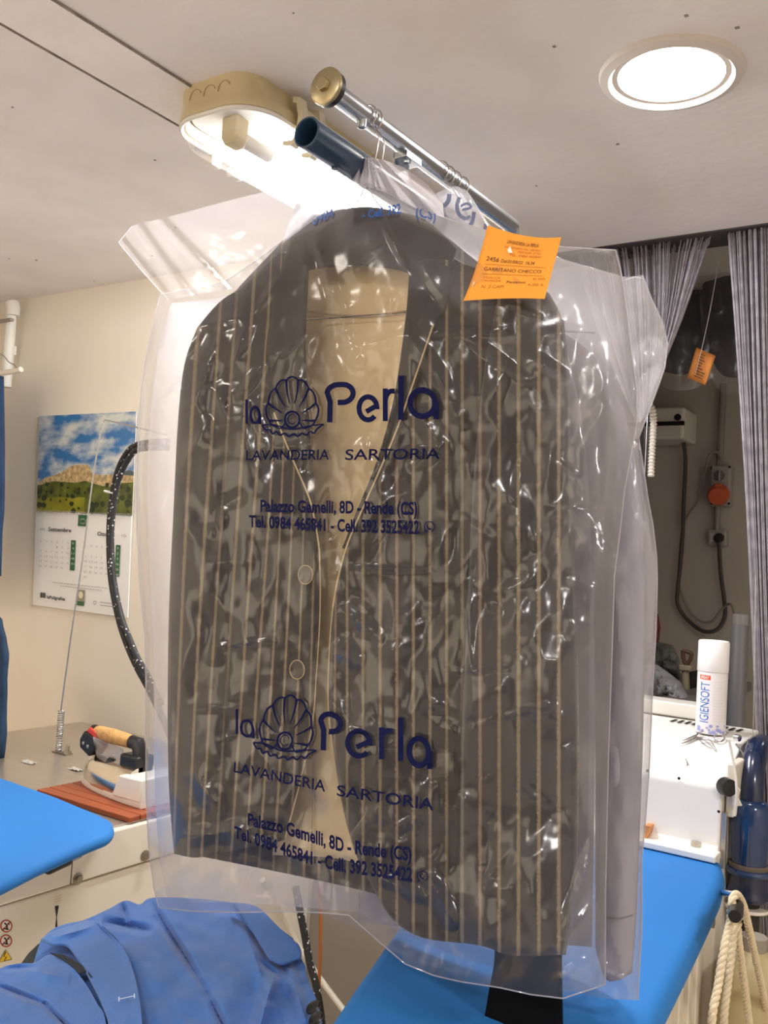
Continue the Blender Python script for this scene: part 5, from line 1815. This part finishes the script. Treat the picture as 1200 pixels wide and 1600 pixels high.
def slope(px, py, lift=0.003):
    """point of the sloping casing under a pixel"""
    d = rays(px, py)
    n_ = np.array([0, -(1.152 - 1.095), 2.10 - 1.957])
    c = np.array([0, 1.957, 1.095])
    t = ((c - EYE) @ n_) / (d @ n_)
    return EYE + d * t + np.array([0, -0.3 * lift, lift])


sm = mat('scissor_steel', (226, 226, 228), 0.2, metal=1)
sz = thing('scissors', slope(1090, 1160), 'small steel scissors lying in front of the spray can', 'scissors')
for nm, pts, ring_ in (('blade', [(1066, 1160), (1076, 1157), (1088, 1152)], (1107, 1134, 9, 7)), ('blade', [(1064, 1165), (1077, 1161), (1090, 1155)], (1124, 1157, 8, 6))):
    cx, cy, rx, ry = ring_
    b_ = obj(nm, MB().tube([slope(x, y, 0.004) for x, y in pts], [0.0006, 0.0022, 0.0026], 6), sm, sz)
    g = MB().tube([slope(*pts[-1], 0.004), slope((pts[-1][0] + cx) / 2, (pts[-1][1] + cy) / 2, 0.005), slope(cx - rx * 0.75, cy + ry * 0.6, 0.005)], 0.0018, 6)
    q = arc2d(cx, cy, rx, ry, 0, 360, 28)
    g.tube([slope(x, y, 0.006) for x, y in q], 0.0017, 6, cap=False)
    obj('finger_ring', g, sm, sz)
g = MB()
for pts in ([(1087, 1155), (1100, 1158), (1112, 1168), (1118, 1176)], [(1090, 1158), (1104, 1155), (1116, 1165)], [(1096, 1164), (1110, 1163), (1117, 1170), (1120, 1177)], [(1088, 1153), (1102, 1166), (1113, 1172)]):
    g.tube(smooth_poly([slope(x, y, 0.003) for x, y in pts], 24), 0.0006, 5)
tag(obj('thread_tangle', g, mat('grey_thread', (96, 92, 96), 0.9)), 'loose tangle of dark thread lying by the scissors', 'thread')
g = MB()
for pts in ([(1071, 1187), (1074, 1193), (1073, 1198)], [(1073, 1192), (1077, 1197)]):
    g.tube(smooth_poly([slope(x, y, 0.002) for x, y in pts], 12), 0.0006, 5)
tag(obj('lint_thread', g, mat('grey_thread', (96, 92, 96), 0.9)), 'small dark scrap of thread alone on the white slope below the scissors', 'thread')
# wooden wedge at the box's lower left
g = MB().prism([PY(1006, 1290, 1.92), PY(1016, 1291, 1.92), PY(1013, 1304, 1.92), PY(1007, 1314, 1.92)], (0, 0.025, 0))
tag(obj('wooden_wedge', g, mat('wedge_wood', (196, 128, 72), 0.6, var=0.15, vscale=40), smooth=False), 'small orange-brown wooden wedge standing on the far end of the right blue board', 'wedge')

# dark blue flue pipe with elbow at the right edge
pp = thing('flue_pipe', PY(1170, 1410, 2.0), 'glossy dark blue flue pipe with elbow and flange at the right edge', 'pipe')
navy2 = mat('flue_blue', (22, 54, 98), 0.18, var=0.15, vscale=12, coat=0.5)
c = PY(1170, 1360, 2.03)
obj('lower_pipe', MB().lathe([(0.0, -0.055), (0.040, -0.055), (0.043, -0.05), (0.043, -0.045), (0.040, -0.04), (0.0385, -0.03), (0.0385, 0.0)], c, 40), mat('flue_navy', (18, 34, 66), 0.22, coat=0.4), pp)
obj('flange', MB().lathe([(0.038, -0.006), (0.046, -0.005), (0.048, 0.0), (0.046, 0.005), (0.038, 0.006)], c + np.array([0, 0, 0.002]), 40), navy2, pp)
obj('gasket', MB().lathe([(0.036, 0.006), (0.040, 0.007), (0.040, 0.014), (0.036, 0.016)], c, 40), mat('dusty_gasket', (108, 96, 82), 0.9), pp)
obj('elbow', MB().lathe([(0.034, 0.014), (0.0355, 0.03), (0.0365, 0.06), (0.0385, 0.09), (0.0385, 0.112), (0.036, 0.128), (0.031, 0.138), (0.026, 0.142)], c, 40), navy2, pp)
path = [c + np.array(q) for q in ((0, 0.002, 0.12), (-0.002, 0.006, 0.16), (-0.004, 0.018, 0.19), (-0.006, 0.04, 0.215), (-0.008, 0.075, 0.232), (-0.008, 0.12, 0.235))]
obj('neck', MB().tube(smooth_poly(path, 40), 0.024, 32), mat('flue_navy', (18, 34, 66), 0.22), pp)
obj('upper_flange', MB().box(PY(1152, 1196, 2.16), PY(1196, 1156, 2.2)), mat('flue_dark', (14, 22, 40), 0.3), pp, smooth=False, bevel=0.004)
obj('support_column', MB().cyl((c[0], c[1], 0.0), (c[0], c[1], c[2] - 0.055), 0.024, 20), mat('dark_column', (40, 36, 34), 0.6), pp)
obj('drip_plate', MB().prism([tuple(c + np.array((0.045 * math.cos(a), 0.045 * math.sin(a), -0.075))) for a in np.radians(np.arange(180, 361, 15))], (0, 0, 0.006)), creamp, pp, smooth=False, bevel=0.002)
tag(obj('metal_bar', MB().box(PY(1148, 1165, 2.22), PY(1200, 1153, 2.24)), galv, smooth=False, bevel=0.001), 'flat grey metal bar crossing behind the flue pipe at the right edge', 'bar')
# translucent canister behind the ropes
jc = PY(1172, 1610, 1.88)
can_ = thing('jerrycan', (jc[0], jc[1], 0.0), 'yellowish translucent plastic canister behind the hanging rope', 'canister')
jm = mat('canister_plastic', (214, 196, 148), 0.4, trans=0.25, var=0.05, vscale=10)
zt = PY(1172, 1490, 1.88)[2]
obj('body', MB().lathe([(0.0, 0.0), (0.060, 0.0), (0.066, 0.01), (0.066, zt - 0.05), (0.062, zt - 0.025), (0.045, zt - 0.005), (0.03, zt + 0.004), (0.022, zt + 0.012)], (jc[0], jc[1], 0.0), 40), jm, can_)
obj('cap', MB().lathe([(0.024, zt + 0.010), (0.024, zt + 0.034), (0.0, zt + 0.036)], (jc[0], jc[1], 0.0), 24), mat('canister_cap', (150, 142, 128), 0.5), can_)

# orange cord, pale hose in the gap between the tables
tag(obj('orange_rod', MB().tube([PY(501, 1380, 1.75), PY(501, 1440, 1.75), PY(500, 1500, 1.75), PY(497, 1560, 1.75), (PY(497, 1560, 1.75) * (1, 1, 0) + np.array([0, 0, 0.0]))], 0.0042, 12), mat('orange_brown_rod', (168, 98, 42), 0.5)),
    'thin orange-brown rod standing upright in the gap between the tables', 'rod')
tag(obj('pale_hose', MB().tube(smooth_poly([PX(410, 1375, -1.488), PX(438, 1424, -1.488), PX(462, 1470, -1.47), PX(490, 1515, -1.42), PX(520, 1556, -1.36), PX(545, 1590, -1.30), PX(620, 1700, -1.15)], 40), 0.0075, 12), mat('pale_hose', (206, 198, 182), 0.5)),
    'cream hose slanting down through the gap between the tables', 'hose')
struct('trim_4', MB().box((XL, YW - 0.004, 0.0), (-1.2, YW, 0.95)), mat('shaded_wall_grey', (136, 126, 116), 0.5, var=0.06, vscale=6), smooth=False)  # shade on the wall, put in as a thin darker grey sheet

# ================================================================== string curtains at the opening
stringm = mat('curtain_string', (150, 144, 152), 0.5, var=0.3, vscale=40, metal=0.0, spec=0.6)


def strings(name, tops, bots, Y, lab, mids=None, r=0.0011, k=170, seed=1, yw=0.03):
    rr = random.Random(seed)
    g = MB()
    T_, B_ = np.array(tops, float), np.array(bots, float)
    for i in range(k):
        s = rr.random()
        y = Y + rr.uniform(-yw, yw)
        t = np.array([np.interp(s, np.linspace(0, 1, len(T_)), T_[:, c]) for c in (0, 1)])
        b_ = np.array([np.interp(s, np.linspace(0, 1, len(B_)), B_[:, c]) for c in (0, 1)])
        pts = [t]
        if mids is not None:
            M_ = np.array(mids, float)
            pts.append(np.array([np.interp(s, np.linspace(0, 1, len(M_)), M_[:, c]) for c in (0, 1)]) + np.array([rr.uniform(-1.5, 1.5), 0]))
        pts.append(b_)
        pts = np.array(pts)
        p = smooth_poly(pts, 14)
        P = PY(p[:, 0], p[:, 1], y)
        P[0, 2] = CZ - 0.001
        g.tube(P, r * rr.uniform(0.7, 1.5), 4, cap=False)
    o = obj(name, g, stringm)
    return tag(o, lab, 'curtain', kind='stuff')


strings('string_curtain', [(1138, 362), (1165, 358), (1195, 353), (1240, 346)], [(1200, 1700), (1210, 1700), (1230, 1700), (1262, 1700)], 2.335,
        'grey string curtain hanging straight at the right edge of the opening', mids=[(1172, 900), (1184, 900), (1205, 900), (1248, 900)], k=230, seed=4)
strings('string_curtain', [(900, 392), (960, 384), (1040, 375), (1112, 366)], [(990, 650), (1000, 660), (1015, 640), (1020, 610)], 2.345,
        'grey string curtain bunched and swept to the left behind the plastic bags', mids=[(930, 500), (980, 510), (1035, 500), (1068, 490)], k=260, seed=6, yw=0.035)
struct('trim_5', MB().box((-1.1, 2.29, CZ - 0.004), (1.6, 2.40, CZ + 0.1)), mat('curtain_track', (60, 56, 58), 0.6), smooth=False)
tag(obj('loose_thread', MB().tube(smooth_poly([PY(1128, 372, 2.4), PY(1116, 450, 2.4), PY(1100, 530, 2.4), PY(1086, 585, 2.4)], 30), 0.001, 5), mat('pale_string', (186, 180, 176), 0.7)),
    'single pale thread hanging down to the small far orange ticket', 'thread')
tag(obj('loose_thread', MB().tube(smooth_poly([PY(1181, 900, 2.2), PY(1178, 1080, 2.2), PY(1177, 1160, 2.2), PY(1181, 1200, 2.2), PY(1193, 1245, 2.2)], 30), 0.0009, 5), mat('pale_string', (186, 180, 176), 0.7)),
    'single grey thread hanging in front of the flue pipe at the right edge', 'thread')

# ================================================================== the back room
YF = 4.0
ac = thing('air_conditioner', PY(1040, 690, 3.85), 'white wall air conditioner unit high in the dim back room', 'air conditioner')
a0, a1 = PY(925, 672, 3.80), PY(1070, 630, 3.80)
obj('casing', MB().box((a0[0], 3.80, PY(1040, 686, 3.8)[2]), (a1[0], 3.995, PY(1040, 636, 3.8)[2])), mat('unit_white', (206, 202, 196), 0.5), ac, smooth=False, bevel=0.012)
q0, q1 = PY(960, 669, 3.795), PY(1069, 661, 3.795)
obj('air_slot', MB().box((q0[0], 3.79, q1[2] - 0.008), (q1[0], 3.802, q1[2] + 0.008)), darkhole, ac, smooth=False)
obj('badge', MB().lathe([(0.014, 0), (0.014, 0.003), (0, 0.003)], PY(1059, 652, 3.8), 18, (0, -1, 0)), darkhole, ac)
wc = mat('grey_cable', (62, 60, 58), 0.6)
tag(obj('power_cable', MB().tube(smooth_poly([PY(1067, 684, 3.9), PY(1071, 720, 3.94), PY(1068, 790, 3.95), PY(1066, 850, 3.95), PY(1059, 920, 3.95), PY(1059, 945, 3.95), PY(1074, 968, 3.95), PY(1098, 986, 3.93), PY(1120, 984, 3.93), PY(1132, 965, 3.95), PY(1132, 940, 3.95), PY(1126, 895, 3.94), PY(1123, 843, 3.93)], 90), 0.0085, 8), wc),
    'dark power cable looping from the air conditioner down to the plug', 'cable')
tag(obj('thin_cable', MB().tube(smooth_poly([PY(1128, 720, 3.95), PY(1120, 706, 3.94), PY(1108, 712, 3.93), PY(1100, 745, 3.95), PY(1092, 780, 3.96), PY(1068, 820, 3.97), PY(1061, 890, 3.96), PY(1066, 930, 3.96), PY(1086, 965, 3.95), PY(1110, 972, 3.94), PY(1130, 950, 3.93), PY(1142, 944, 3.9), PY(1148, 962, 3.9)], 90), 0.005, 8), mat('pale_cable', (128, 122, 112), 0.6)),
    'thin grey cable looping between the switch box and the grey tube', 'cable')
cd = thing('conduit', PY(1126, 660, YF), 'grey vertical conduit pipe above the switch box on the back wall', 'conduit')
obj('upper_pipe', MB().cyl(PY(1130, 600, 3.965), PY(1124, 728, 3.965), 0.014, 14), mat('conduit_grey', (128, 122, 118), 0.6), cd)
obj('lower_pipe', MB().cyl(PY(1121, 790, 3.965), PY(1120, 830, 3.965), 0.013, 14), mat('conduit_grey', (128, 122, 118), 0.6), cd)
bxm = mat('socket_grey', (150, 146, 142), 0.5)
sbx = thing('switch_box', PY(1125, 760, YF), 'grey switch box with orange-red round industrial socket on the back wall', 'switch box')
P0_, P1_ = PY(1108, 790, 3.93), PY(1142, 727, 3.93)
obj('housing', MB().box((P0_[0], 3.93, P0_[2]), (P1_[0], 3.998, P1_[2])), bxm, sbx, smooth=False, bevel=0.008)
obj('rotary_switch', MB().lathe([(0.022, 0), (0.020, 0.012), (0.0, 0.014)], PY(1124, 743, 3.93), 24, (0, -1, 0)), mat('switch_dark', (96, 92, 90), 0.5), sbx)
obj('switch_handle', MB().box(PY(1122, 751, 3.905), PY(1126, 735, 3.918)), bxm, sbx, smooth=False, bevel=0.002)
obj('red_socket', MB().lathe([(0.044, 0), (0.044, 0.02), (0.040, 0.035), (0.034, 0.045), (0.0, 0.047)], PY(1123, 772, 3.93), 32, (0.1, -1, -0.35)), mat('socket_red', (186, 84, 50), 0.45), sbx)
obj('hinge', MB().box(PY(1116, 761, 3.885), PY(1130, 756, 3.91)), mat('socket_red', (186, 84, 50), 0.45), sbx, smooth=False, bevel=0.003)
for px, py in ((1111, 731), (1140, 730), (1112, 787), (1139, 787)):
    obj('screw', MB().lathe([(0.005, 0), (0.005, 0.002), (0, 0.002)], PY(px, py, 3.93), 10, (0, -1, 0)), darkhole, sbx)
so = thing('wall_socket', PY(1119, 852, YF), 'grey wall socket with black round plug below the switch box', 'socket')
P0_, P1_ = PY(1105, 852, 3.95), PY(1135, 828, 3.95)
obj('housing', MB().box((P0_[0], 3.95, P0_[2]), (P1_[0], 3.998, P1_[2])), bxm, so, smooth=False, bevel=0.006)
obj('outlet', MB().box(PY(1109, 846, 3.945), PY(1117, 833, 3.951)), mat('outlet_light', (196, 192, 188), 0.5), so, smooth=False, bevel=0.002)
tag(obj('black_plug', MB().lathe([(0.020, 0), (0.020, 0.02), (0.012, 0.035), (0.0, 0.036)], PY(1124, 840, 3.948), 20, (0, -1, -0.2)), black), 'black round plug pushed into the wall socket', 'plug')
gp_ = thing('grey_tube', PY(1147, 1195, 2.7), 'grey upright tube with clear top behind the spray can', 'tube')
tb, tt = PY(1147, 1200, 2.7), PY(1149, 976, 2.7)
obj('tube', MB().cyl((tb[0], 2.7, 0.0), (tb[0], 2.7, tt[2]), 0.0235, 24), mat('tube_grey', (110, 110, 114), 0.3, coat=0.3), gp_)
obj('clear_top', MB().cyl((tb[0], 2.7, tt[2]), (tb[0], 2.7, tt[2] + 0.03), 0.020, 24), film('tube_clear', 0.35, rough=0.1, bump=0), gp_)
# clothes in dark plastic hanging high up, second ticket
dkf = film('dim_polythene', 0.12, rough=0.2, bump=0.3, bscale=10, gloss=0.8)
dg = mat('dark_garment_cloth', (34, 34, 38), 0.95, var=0.3, vscale=8)
for nm, pts, Y, lab in (('hanging_clothes', [(990, 300), (1060, 296), (1118, 296), (1122, 420), (1126, 520), (1104, 570), (1060, 585), (1020, 560), (995, 440)], 3.0, 'dark clothes hanging near the ceiling behind the swept curtain, left of the thread'),
                        ('hanging_clothes', [(1090, 300), (1140, 294), (1195, 290), (1200, 460), (1190, 560), (1150, 590), (1116, 570), (1100, 480)], 2.9, 'dark clothes hanging near the ceiling just left of the straight curtain')):
    th_ = thing(nm, PY(pts[0][0], pts[0][1], Y), lab, 'clothes')
    q = smooth_poly(pts + [pts[0]], 80)[:-1]
    c2 = q.mean(0)
    R_ = np.linspace(0, 1, 14)
    G = c2[None, None] + (q[None] - c2[None, None]) * R_[:, None, None]
    G = np.concatenate([G, G[:, :1]], 1)
    for s in (-1, 1):
        dep = 0.06 * np.sqrt(np.clip(1 - R_[:, None] ** 2, 0, 1)) + 0.03 * fbm(G[..., 0] / 14, G[..., 1] / 40, 3) * (1 - R_[:, None] ** 4)
        obj('front_side' if s < 0 else 'back_side', MB().grid(PY(G[..., 0], G[..., 1], Y + s * dep)), dg, th_, uvs=np.zeros((14 * 81, 2)))
    zq = PY(pts[0][0], pts[0][1], Y)
    obj('hook', MB().tube([PY(c2[0], min(p_[1] for p_ in pts) + 8, Y), PY(c2[0], min(p_[1] for p_ in pts) + 8, Y) * (1, 1, 0) + np.array([0, 0, CZ + 0.06])], 0.002, 6), wire, th_)
    G2 = c2 + (G - c2) * np.array([1.12, 1.16])
    obj('plastic_cover', MB().grid(PY(G2[..., 0], np.maximum(G2[..., 1], 300), Y - 0.09 - 0.02 * fbm(G2[..., 0] / 10, G2[..., 1] / 20, 8))), dkf, th_, uvs=np.zeros((14 * 81, 2)))
t2 = thing('laundry_ticket', PY(1097, 545, 2.42), 'small orange laundry ticket hanging from a thread in the far opening', 'ticket')
tq = [(1088, 543), (1118, 556), (1102, 602), (1074, 590)]
G = coons([tq[0], tq[1]], [tq[1], tq[2]], [tq[3], tq[2]], [tq[0], tq[3]], 8, 8, False)
obj('paper', MB().grid(PY(G[..., 0], G[..., 1], 2.42 + 0.01 * np.linspace(-1, 1, 8)[:, None] ** 2 + 0 * G[..., 0])), mat('dim_orange_paper', (226, 142, 66), 0.7), t2, solid=0.0004, uvs=np.zeros((64, 2)))
g = MB()
rr = random.Random(4)
for k in range(9):
    b0_ = 0.12 + k * 0.09
    a = np.array([0.25, 0.25 + rr.uniform(0.2, 0.55)])
    for s in ((a[0], a[1]),):
        cs = [(s[0], b0_), (s[1], b0_), (s[1], b0_ + 0.03), (s[0], b0_ + 0.03)]
        pq = []
        for aa, bb in cs:
            x = tq[0][0] + (tq[1][0] - tq[0][0]) * aa + (tq[3][0] - tq[0][0]) * bb
            y = tq[0][1] + (tq[1][1] - tq[0][1]) * aa + (tq[3][1] - tq[0][1]) * bb
            pq.append(PY(x, y, 2.4165))
        g.add(pq, [(0, 1, 2, 3)])
obj('faded_print', g, mat('ticket_ink', (92, 60, 34), 0.7), t2, smooth=False)
# navy post with white ribbed hose beside the second bag
np_ = thing('navy_post', PY(1008, 720, 2.5), 'navy blue upright post with dark slots beside the second bag', 'post')
obj('post', MB().box(PY(996, 745, 2.5), PY(1008, 640, 2.53)), navy, np_, smooth=False, bevel=0.003)
obj('slotted_strip', MB().box(PY(1008, 740, 2.49), PY(1013, 638, 2.50)), galv, np_, smooth=False, bevel=0.001)
foot = PY(1002, 745, 2.515)
obj('foot', MB().box((foot[0] - 0.012, 2.505, 0.0), (foot[0] + 0.010, 2.525, foot[2] + 0.01)), navy, np_, smooth=False)
p = smooth_poly([PY(1004, 640, 2.492), PY(1013, 632, 2.46), PY(1019, 640, 2.46), PY(1021, 660, 2.46), PY(1019, 700, 2.46), PY(1017, 745, 2.46)], 130)
tag(obj('ribbed_hose', MB().tube(p, [0.0085 + 0.0016 * math.sin(i * 1.3) for i in range(130)], 12), mat('ribbed_white', (222, 216, 206), 0.5)), 'white ribbed hose hanging down beside the navy post', 'hose')
# heap of grey cloth and a handle beyond the ledge
hpm = mat('grey_heap_cloth', (150, 150, 156), 0.9, var=0.08, vscale=10)
tabl = thing('back_table', (-0.75, 2.9, 0), 'dim table behind the white ledge carrying the grey cloth', 'table')
obj('top', MB().box((-1.35, 2.55, 1.14), (-0.70, 3.3, 1.17)), mat('table_dim', (110, 104, 98), 0.6), tabl, smooth=False, bevel=0.004)
for x, y in ((-1.31, 2.6), (-0.74, 2.6), (-1.31, 3.25), (-0.74, 3.25)):
    obj('leg', MB().box((x - 0.02, y - 0.02, 0), (x + 0.02, y + 0.02, 1.14)), mat('table_dim', (110, 104, 98), 0.6), tabl, smooth=False)


def heap(name, pts, Y, dep, m, lab, cat, seed):
    q = smooth_poly(pts + [pts[0]], 70, False)[:-1]
    c2 = q.mean(0)
    R_ = np.linspace(0, 1, 14)
    G = c2[None, None] + (q[None] - c2[None, None]) * R_[:, None, None]
    G = np.concatenate([G, G[:, :1]], 1)
    g = MB()
    for s in (-1, 1):
        d_ = dep * np.sqrt(np.clip(1 - R_[:, None] ** 2, 0, 1)) * (1 + 1.2 * fbm(G[..., 0] / 10, G[..., 1] / 14, seed))
        g.grid(PY(G[..., 0], G[..., 1], Y + s * d_), flip=s > 0)
    return tag(obj(name, g, m, uvs=np.zeros((2 * 14 * 71, 2))), lab, cat)


heap('grey_bundle', [(1000, 1110), (1010, 1038), (1026, 1038), (1046, 1052), (1064, 1066), (1074, 1085), (1086, 1100), (1086, 1112)], 2.72, 0.10, hpm, 'pale grey cloth bundle heaped behind the white ledge', 'cloth', 3)
heap('plastic_bundle', [(1000, 1060), (1012, 1004), (1030, 1003), (1052, 1008), (1062, 1030), (1064, 1062)], 2.95, 0.09, mat('dim_grey_plastic', (92, 96, 92), 0.4), 'dull grey-green plastic-wrapped bundle behind the pale cloth', 'bundle', 7)
tl = thing('tool_handle', PY(1075, 1075, 2.85), 'brown loop-handled tool standing beside the grey cloth', 'tool')
hb = mat('brown_handle', (88, 58, 46), 0.5)
obj('loop_handle', MB().tube([PY(x, y, 2.85) for x, y in smooth_poly([(1067, 1016), (1081, 1021), (1079, 1030), (1074, 1038), (1069, 1034), (1067, 1024), (1067, 1016)], 30, False)], 0.006, 10), hb, tl)
obj('collar', MB().box(PY(1060, 1047, 2.84), PY(1086, 1039, 2.88)), mat('tool_pale', (150, 140, 116), 0.5), tl, smooth=False, bevel=0.004)
obj('shaft', MB().cyl(PY(1071, 1046, 2.86), PY(1073, 1100, 2.86), 0.011, 16), mat('tool_pale', (150, 140, 116), 0.5), tl)
obj('dark_block', MB().box(PY(1078, 1090, 2.87), PY(1088, 1047, 2.95)), darkhole, tl, smooth=False, bevel=0.004)
heap('brown_bundle', [(1018, 1010), (1022, 955), (1029, 960), (1032, 980), (1030, 1000), (1026, 1012)], 3.0, 0.03, mat('russet_cloth', (96, 44, 32), 0.9), 'narrow russet brown cloth showing at the edge of the second bag', 'cloth', 5)
